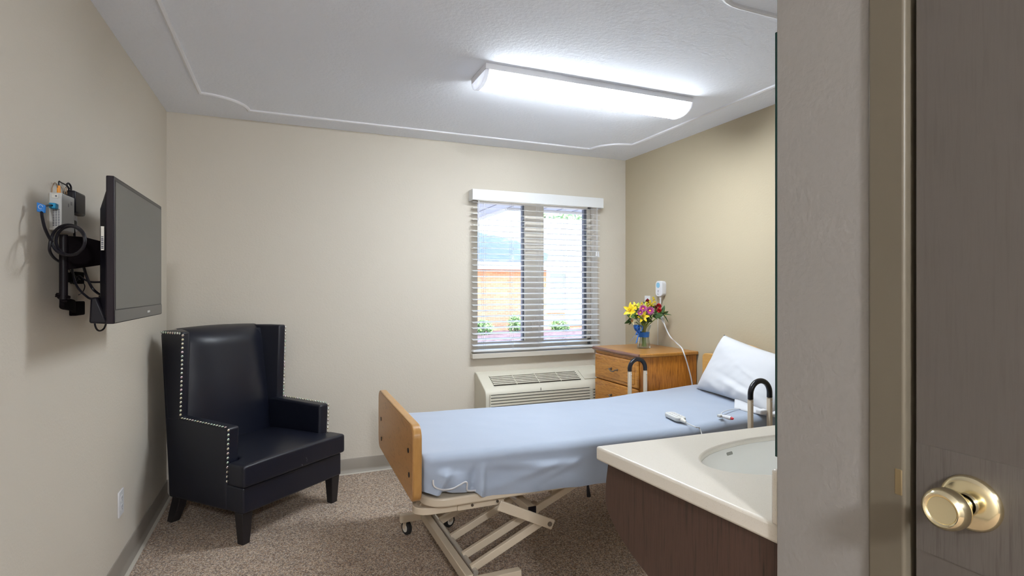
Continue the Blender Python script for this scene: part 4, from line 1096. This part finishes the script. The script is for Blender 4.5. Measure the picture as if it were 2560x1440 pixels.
outlet('bedside_outlet', 3.665, 3.735, 1.142, 1.256, 'white wall outlet half hidden behind the flowers', False)
wr = thing('wall_wire_cover', (RX-.003, 3.55, .9), 'thin grey wire running down the accent wall behind the vase', 'wire')
y_ = PX(1645, 830, RX).y
MB().box((RX-.003, y_-.002, .80), (RX, y_+.002, 1.14)).build('wire', M['greyw'], wr)

# ------------------------------------------------------------------ vase with flowers
VC = Vector((2.492, 3.410, DZ))
vs_ = thing('glass_vase', VC, 'clear flared glass vase of stems with blue ribbon on the oak chest', 'vase')
vprof = [(.0, .0), (.044, .0), (.046, .004), (.044, .03), (.037, .075), (.035, .10), (.041, .14), (.052, .175), (.050, .175), (.039, .14), (.033, .10), (.035, .075), (.041, .03), (.040, .010), (0, .010)]
def sq(prof, c, n=32, e=3.2):
    m = MB(); vs = []; fs = []
    for r, h in prof:
        for i in range(n):
            t = 2*math.pi*i/n; k_ = (abs(math.cos(t))**e + abs(math.sin(t))**e)**(-1/e)
            tt = t + .6; vs.append((c[0]+math.cos(tt)*r*k_, c[1]+math.sin(tt)*r*k_, c[2]+h))
    for j in range(len(prof)-1):
        for i in range(n): k_ = (i+1) % n; fs.append((j*n+i, j*n+k_, (j+1)*n+k_, (j+1)*n+i))
    return m.add(vs, fs)
sq(vprof, VC).build('glass', M['vase'], vs_, smooth=60)
rbn = thing('blue_ribbon', VC+Vector((0,0,.09)), 'shiny blue satin ribbon tied in a bow round the vase', 'ribbon')
sq([(.0372, .086), (.0376, .088), (.040, .122), (.0395, .124)], VC).build('band', M['ribbon'], rbn, smooth=60)
kn = PY(1596, 829, 3.374)
MB().ball(kn, .013, (1, .8, 1)).build('knot', M['ribbon'], rbn)
def loop(c, d, up, L_, w, n=14):
    d = Vector(d).normalized(); up = Vector(up).normalized(); sd = d.cross(up)
    def f(i, j):
        t = 2*math.pi*i/n; p = c + d*(L_*.5*(1-math.cos(t))) + up*(L_*.30*math.sin(t)) + sd*((j-.5)*w*(.35+.65*math.sin(t/2)))
        return p
    return MB().grid(n+1, 2, f)
def ribbon_obj(m, name):
    o = m.build(name, M['ribbon'], rbn, smooth=180); q = o.modifiers.new('t', 'SOLIDIFY'); q.thickness = .0012; return o
ribbon_obj(loop(kn, (-.45,-.2,.75), (-.6,-.3,-.3), .062, .036), 'bow_loop')
ribbon_obj(loop(kn, (.35,-.2,.75), (.6,-.2,-.3), .052, .036), 'bow_loop')
ribbon_obj(loop(kn, (-.7,-.2,-.55), (.3,-.4,-.6), .030, .028), 'bow_loop')
def tail(p0, p1, w):
    p0, p1 = Vector(p0), Vector(p1)
    def f(i, j):
        t = i/8; p = p0.lerp(p1, t); p += Vector((0, -.008*math.sin(3*t), .006*math.sin(4*t)))
        return p + Vector((.4, -.5, .75))*((j-.5)*w*(.5+.5*t))
    return MB().grid(9, 2, f)
ribbon_obj(tail(kn, PY(1577, 849, 3.355), .028), 'tail'); ribbon_obj(tail(kn, PY(1590, 856, 3.36), .018), 'tail')

def stem_base(): 
    a = random.uniform(0, 6.28); r = random.uniform(.006, .024); return VC + Vector((math.cos(a)*r, math.sin(a)*r, .014))
def stem(parent, head, r=.0022):
    b = stem_base(); nk = VC + Vector(((head.x-VC.x)*.14, (head.y-VC.y)*.14, .155))
    MB().tube(spline([b, b.lerp(nk, .55), nk, nk.lerp(head, .5)+Vector((0,0,.008)), head], 5), r, 6).build('stem', M['stem'], parent)
def petal(m, c, d, n_, L_, w, curl=0.3, cup=.2, k=6):
    d = Vector(d).normalized(); n_ = Vector(n_).normalized(); sd = d.cross(n_).normalized()
    def f(i, j):
        t = i/k; s = -1 + j; wd = w*math.sin(math.pi*(.08+.90*t**.8))**.8
        return c + d*(L_*t) + n_*(L_*curl*(t*t) + cup*wd*abs(s)) + sd*(s*wd*.5)
    m.grid(k+1, 3, f)
def frame_of(n_):
    n_ = Vector(n_).normalized(); a = n_.orthogonal().normalized(); return n_, a, n_.cross(a)
CAMD = Vector((-.58, -.80, .1))
FG = 'flowers in the vase'
def lily(pos, facing, L_, label, name='yellow_lily', mm='lily'):
    t = thing(name, pos, label, 'flower', FG); stem(t, pos)
    n_, a, b = frame_of(facing)
    m = MB()
    for i in range(6):
        an = i*math.pi/3 + .3; d = (a*math.cos(an) + b*math.sin(an)) + n_*(.75 if i % 2 else .55)
        petal(m, pos, d, n_ - (a*math.cos(an)+b*math.sin(an))*.3, L_*random.uniform(.9, 1.1), L_*.42, -.30, .15)
    o = m.build('petals', M[mm], t, smooth=180, weld=False)
    s2 = MB()
    for i in range(5):
        an = i*1.256; s2.tube([pos, pos + n_*L_*.45 + (a*math.cos(an)+b*math.sin(an))*L_*.14], .0011, 5)
        s2.ball(pos + n_*L_*.46 + (a*math.cos(an)+b*math.sin(an))*L_*.15, .0030, n=6, m=4)
    s2.build('stamens', M['lilyr'], t, weld=False)
def daisy(pos, facing, r, label):
    t = thing('magenta_daisy', pos, label, 'flower', FG); stem(t, pos)
    n_, a, b = frame_of(facing); m = MB(); tip = MB()
    for row, (k, rr, lift) in enumerate(((18, r, .18), (14, r*.78, .40))):
        for i in range(k):
            an = 2*math.pi*i/k + row*.2; d = a*math.cos(an)+b*math.sin(an)
            petal(m, pos + n_*(.002+row*.002), d + n_*lift, n_, rr, r*.30, .10, .1, 4)
            e = pos + n_*(.003+row*.002) + (d + n_*lift).normalized()*rr*.80 + n_*.006*rr/.03
            petal(tip, e, d + n_*lift*.8, n_, rr*.20, r*.15, .1, .1, 3)
    m.build('petals', M['daisy'], t, smooth=180, weld=False); tip.build('petal_tips', M['daisytip'], t, smooth=180, weld=False)
    MB().ball(pos + n_*.005, r*.26, (1,1,.8), 12, 8).build('disc', M['yolk'], t)
def carnation(pos, r, label, mm='red', name='red_carnation'):
    t = thing(name, pos, label, 'flower', FG); stem(t, pos); m = MB()
    for i in range(34):
        d = Vector((random.gauss(0,1), random.gauss(0,1), random.gauss(.3,1))).normalized(); n_ = d.orthogonal()
        petal(m, pos + d*r*.15, d, n_, r*random.uniform(.7, 1.0), r*.75, random.uniform(-.3,.3), .3, 3)
    m.build('petals', M[mm], t, smooth=180, weld=False)
def sprig(pos, hgt, label):
    t = thing('goldenrod_sprig', pos, label, 'flower', FG); stem(t, pos); m = MB()
    for i in range(60):
        k_ = random.random(); p = pos + Vector((random.gauss(0, .010)*(1.2-k_), random.gauss(0, .010)*(1.2-k_), -.01 + k_*hgt))
        m.ball(p, random.uniform(.003, .0055), n=6, m=4)
    m.build('florets', M['gold'], t, weld=False)
def bud(pos, d, L_, label):
    t = thing('lily_bud', pos, label, 'flower bud', FG); stem(t, pos); d = Vector(d).normalized()
    MB().tube([pos - d*L_*.5, pos - d*L_*.3, pos, pos + d*L_*.3, pos + d*L_*.5], [.002, L_*.15, L_*.2, L_*.13, .001], 10).build('bud', M['bud'], t, smooth=180)
def leaves(pos, specs, label, mm='dgreen', name='leaf_sprig'):
    t = thing(name, pos, label, 'foliage', 'foliage in the vase'); stem(t, pos, .0018)
    for d, L_, w in specs:
        m = MB(); petal(m, pos, d, Vector(d).cross(Vector((.7,-.7,.1))).cross(Vector(d)) if abs(Vector(d).normalized().z) < .95 else CAMD, L_, w, random.uniform(-.2, .1), .25, 8)
        o = m.build('leaf', M[mm], t, smooth=180); q = o.modifiers.new('t', 'SOLIDIFY'); q.thickness = .0007
def AT(px, py, dy=0): return PY(px, py, 3.40+dy)
lily(AT(1577, 777, -.03), (-.75,-.6,.25), .066, 'large yellow lily reaching out furthest towards the window')
lily(AT(1606, 792, -.075), (-.3,-.85,.2), .056, 'yellow lily hanging over the front rim above the ribbon')
lily(AT(1659, 783, -.01), (.5,-.7,.3), .036, 'small orange-yellow lily on the side nearest the bed')
lily(AT(1580, 801, -.05), (-.55,-.8,-.2), .036, 'pale cream bloom tucked low beneath the big lily', 'cream_lily', 'cream')
daisy(AT(1625, 777, -.085), CAMD, .034, 'magenta daisy with a clear yellow centre, middle of the bouquet')
daisy(AT(1608, 772, -.075), (-.6,-.75,.35), .031, 'magenta daisy touching the yellow-centred one, turned upward')
daisy(AT(1601, 781, -.09), (-.7,-.7,0), .024, 'smallest magenta daisy, lowest of the three')
carnation(AT(1647, 765, -.02), .022, 'bright red carnation beside the hanging cord')
carnation(AT(1648, 776, -.04), .021, 'dark red carnation just under the bright red one', 'red')
carnation(AT(1619, 753, .03), .022, 'rust red bloom at the top of the bouquet below the outlet', 'rust', 'rust_bloom')
carnation(AT(1640, 769, -.01), .018, 'small maroon bloom between the daisy and the red carnations', 'rust', 'maroon_bloom')
sprig(AT(1634, 762, 0), .07, 'tallest yellow-green goldenrod spike of the bouquet')
sprig(AT(1625, 762, .01), .045, 'golden yellow goldenrod tuft beside the rust red bloom')
sprig(AT(1617, 765, .02), .04, 'short goldenrod tuft behind the lime buds')
bud(AT(1597, 764, -.03), (-.15,0,1), .050, 'lime green lily bud standing over the big yellow lily')
bud(AT(1613, 763, -.04), (.05,0,1), .045, 'lime green lily bud standing over the magenta daisies')
leaves(AT(1577, 795, -.04), [((-.7,-.3,-.45), .075, .036), ((-.5,-.5,-.9), .06, .036), ((-.6,-.4,.3), .06, .04)], 'dark leaves drooping outward under the big yellow lily')
leaves(AT(1592, 790, -.06), [((-.5,-.5,.3), .06, .05), ((.3,-.5,-.3), .06, .045), ((-.2,-.5,.9), .07, .02), ((-.9,-.2,.0), .06, .045)], 'broad green leaves between the two yellow lilies', 'green')
leaves(AT(1632, 790, -.07), [((.75,-.3,.05), .075, .040), ((.7,-.4,-.35), .07, .036), ((.1,-.6,-.4), .05, .04), ((.8,-.2,.3), .07, .03)], 'large dark leaves below the yellow-centred daisy')
leaves(AT(1655, 784, -.02), [((.25,-.1,.9), .065, .026), ((.85,-.2,.25), .055, .022), ((.9,-.3,-.15), .075, .012), ((.55,-.3,-.8), .085, .024)], 'spray of narrow leaves on the side nearest the bed')
leaves(AT(1612, 800, -.02), [((-.6,-.3,-.1), .06, .04), ((.6,-.3,-.1), .06, .04), ((0,-.7,.2), .06, .045), ((.2,.6,.4), .07, .04), ((-.3,.6,.4), .07, .04)], 'leafy greens filling the mouth of the vase', 'dgreen')
def bushy(pos, n_, lo, hi, label, mm):
    sp = []
    for i in range(n_):
        a = 2*math.pi*i/n_ + random.uniform(-.3, .3)
        sp.append(((math.cos(a), -.55+.3*random.random(), math.sin(a)*.9+.15), random.uniform(lo, hi), random.uniform(.026, .042)))
    leaves(pos, sp, label, mm)
bushy(AT(1595, 782, -.02), 9, .045, .07, 'leafy clump between the big yellow lily and the magenta daisies', 'green')
bushy(AT(1618, 788, -.03), 9, .045, .065, 'leafy clump packed beneath the magenta daisies', 'dgreen')
bushy(AT(1640, 782, .0), 9, .045, .07, 'leafy clump beneath the two red carnations', 'green')
bushy(AT(1615, 768, .04), 8, .05, .07, 'leafy clump at the back under the rust red bloom', 'dgreen')
sprig(AT(1604, 766, .02), .04, 'small goldenrod tuft between the big lily and the lime buds')
lily(AT(1588, 768, -.01), (-.5,-.6,.6), .045, 'smaller yellow lily pointing upward behind the big one')
leaves(AT(1618, 772, .04), [((-.5,0,.9), .075, .010), ((-.35,0,1), .07, .009), ((.6,.1,.7), .07, .02)], 'thin grassy blades rising behind the lime buds', 'green')

# ------------------------------------------------------------------ outside
GZ = -.38
MB().box((-18, BY+.165, GZ-.1), (34, 14.5, GZ)).build('ground', M['paving'], kind=S, smooth=None)  # near paving out of view, added to bounce neutral light
MB().box((-18, 14.5, GZ-.1), (34, 40, GZ+.02)).build('mulch_bed', M['mulch'], kind=S, smooth=None)
# own roof overhang: wide on the near side, narrow strip further on
SZ = 2.26
so = MB(); so.box((-1.5, BY+.165, SZ), (9.5, 5.88, SZ+.06)); so.box((-1.5, 5.88, SZ), (2.36, 10.5, SZ+.06))
so_ = so.build('roof_soffit', M['soffit'], kind=S, weld=False, smooth=None)
se = MB()
for i in range(52):
    x = -1.4 + i*.21; se.box((x, BY+.17, SZ-.004), (x+.012, (10.4 if x < 2.2 else 5.86), SZ-.0005))
se.build('soffit_seams', M['seam'], so_, weld=False, smooth=None)
MB().box((2.37, 5.885, SZ-.03), (9.5, 5.915, SZ+.15)).box((2.365, 5.915, SZ-.03), (2.395, 10.5, SZ+.15)).build('roof_fascia', M['fascia'], so_, weld=False, smooth=None)
# neighbouring brick wing
NY = 20.0
nb = thing('neighbouring_building', (8, NY, GZ), 'single-storey orange brick wing with white eaves seen through the window', 'building')
nwx0, nwx1 = PY(1374, 720, NY).x, PY(1374, 720, NY).x + 2.35
nwz0, nwz1 = PY(1374, 772, NY).z, PY(1374, 684, NY).z
ez0 = PY(1320, 674, NY-.6).z; ez1 = PY(1320, 656, NY-.6).z
MB().box((-12, NY, GZ), (30, NY+.3, ez0+.2)).build('brick_wall', M['brick'], nb, smooth=None)
MB().box((-12.5, NY-.6, ez0), (30.5, NY-.55, ez1)).box((-12.5, NY-.55, ez0), (30.5, NY+.2, ez0+.04)).build('eave_fascia', M['fascia'], nb, weld=False, smooth=None)
rz = PY(1320, 543, NY+6.2).z
MB().hexa([(-12.5,NY-.62,ez1),(30.5,NY-.62,ez1),(30.5,NY+6.2,ez1),(-12.5,NY+6.2,ez1),(-12.5,NY-.62,ez1+.05),(30.5,NY-.62,ez1+.05),(30.5,NY+6.2,rz),(-12.5,NY+6.2,rz)]).build('shingle_roof', M['shingle'], nb, smooth=None)
wf = MB()
t_ = .16
wf.box((nwx0-t_, NY-.05, nwz0-t_), (nwx0, NY-.001, nwz1+t_)); wf.box((nwx1, NY-.05, nwz0-t_), (nwx1+t_, NY-.001, nwz1+t_))
wf.box((nwx0, NY-.05, nwz1), (nwx1, NY-.001, nwz1+t_)); wf.box((nwx0, NY-.05, nwz0-t_), (nwx1, NY-.001, nwz0))
mx_ = nwx0 + .72; wf.box((mx_, NY-.045, nwz0), (mx_+.16, NY-.001, nwz1))
wfo = wf.build('window', M['fascia'], nb, weld=False, smooth=None)
MB().box((nwx0, NY-.012, nwz0), (mx_, NY-.002, nwz1)).build('pane', M['rwin'], wfo, smooth=None)
MB().box((mx_+.16, NY-.012, nwz0), (nwx1, NY-.002, nwz1)).build('pane', M['shade'], wfo, smooth=None)
px0 = PY(1412, 800, NY).x
MB().box((px0, NY-.08, PY(1412,814,NY).z), (px0+1.25, NY-.001, nwz0-t_-.04)).build('wall_unit_cover', M['offwhite'], nb, smooth=None, label='cream wall unit under the window')
# planting
def leafcloud(c, rx, ry, rz_, n_, s, mm='shrub'):
    m = MB(); vs = []; fs = []
    for i in range(n_):
        d = Vector((random.gauss(0,1), random.gauss(0,1), random.gauss(0,1))).normalized() * (random.random()**.35)
        p = Vector(c) + Vector((d.x*rx, d.y*ry, d.z*rz_)); a = Vector((random.gauss(0,1), random.gauss(0,1), random.gauss(0,1))).normalized(); b = a.orthogonal().normalized()
        w = s*random.uniform(.6, 1.2); k_ = len(vs)
        vs += [p - a*w, p + b*w*.45, p + a*w, p - b*w*.45]; fs.append((k_, k_+1, k_+2, k_+3))
    return m.add(vs, fs)
def shrub(px, py, wpx, hpx, y, label):
    c = PY(px, py, y); s = y/F*1.02; rx, rz_ = wpx*s/2, hpx*s/2
    c.z = max(c.z, GZ + rz_*.9)
    t = thing('shrub', (c.x, y, GZ), label, 'shrub', 'shrubs along the brick wall')
    leafcloud(c, rx, rx*.8, rz_, 420, .085).build('foliage', M['shrub'], t, smooth=None, weld=False)
    sm_ = MB()
    for k_ in range(4): sm_.cyl((c.x+random.uniform(-.08,.08), y+random.uniform(-.08,.08), GZ), (c.x+random.uniform(-.3,.3)*rx, y, c.z), .015, n=6)
    sm_.build('stems', M['bark'], t, weld=False)
shrub(1208, 838, 52, 42, 18.4, 'bushy shrub outside nearest the edge of the blind with the tilt wand')
shrub(1288, 830, 46, 52, 19.0, 'tall shrub outside just beside the window mullion')
shrub(1400, 828, 58, 34, 18.8, 'low spreading shrub outside under the white neighbouring window')
def tree(x, y, hgt, r, label, n_=900, sh=None):
    t = thing('tree', (x, y, GZ), label, 'tree'); 
    MB().tube([(x, y, GZ), (x+.1, y, GZ+hgt*.4), (x, y, GZ+hgt*.75)], [.22, .17, .08], 8).build('trunk', M['bark'], t)
    leafcloud((x, y, GZ+hgt*.72), r, r, sh or hgt*.30, n_, .34).build('crown', M['shrub'], t, smooth=None, weld=False)
tc_ = PY(1440, 533, 38)
tree(tc_.x, 38, tc_.z-GZ+1.2, 4.2, 'leafy tree rising beyond the neighbouring roof')

tree(4.1, 15.4, 13.0, 3.5, 'shade tree standing left of the window view with its crown above the eaves', 2200, 1.5)
# ------------------------------------------------------------------ light and camera
w = bpy.data.worlds.new('World'); scene.world = w; w.use_nodes = True
nt = w.node_tree; bg = nt.nodes['Background']
sk_ = nt.nodes.new('ShaderNodeTexSky'); sk_.sky_type = 'NISHITA'; sk_.sun_disc = False; sk_.sun_elevation = R(48); sk_.sun_rotation = R(200)
nt.links.new(sk_.outputs['Color'], bg.inputs['Color']); bg.inputs['Strength'].default_value = .9
sun = bpy.data.lights.new('Sun', 'SUN'); sun.energy = 8.5; sun.angle = R(.6); sun.color = (1, .95, .87)
so2 = bpy.data.objects.new('Sun', sun); COL.objects.link(so2); so2.location = (0, -5, 20)
so2.rotation_euler = Vector((.35, .80, -.92)).to_track_quat('-Z', 'Y').to_euler()

cam = bpy.data.cameras.new('Camera'); co = bpy.data.objects.new('Camera', cam); COL.objects.link(co)
cam.sensor_fit = 'HORIZONTAL'; cam.sensor_width = 36; cam.lens = 36*F/2560; cam.clip_start = .02; cam.clip_end = 300
co.location = (0, 0, H); co.rotation_euler = (R(90), 0, -TH); scene.camera = co
vs3 = scene.view_settings; vs3.view_transform = 'Standard'; vs3.look = 'None'; vs3.gamma = 1; vs3.use_curve_mapping = False; vs3.exposure = 0.55
scene.cycles.use_denoising = True; scene.cycles.max_bounces = 10; scene.cycles.diffuse_bounces = 6; scene.cycles.transparent_max_bounces = 16
scene.cycles.sample_clamp_indirect = 8
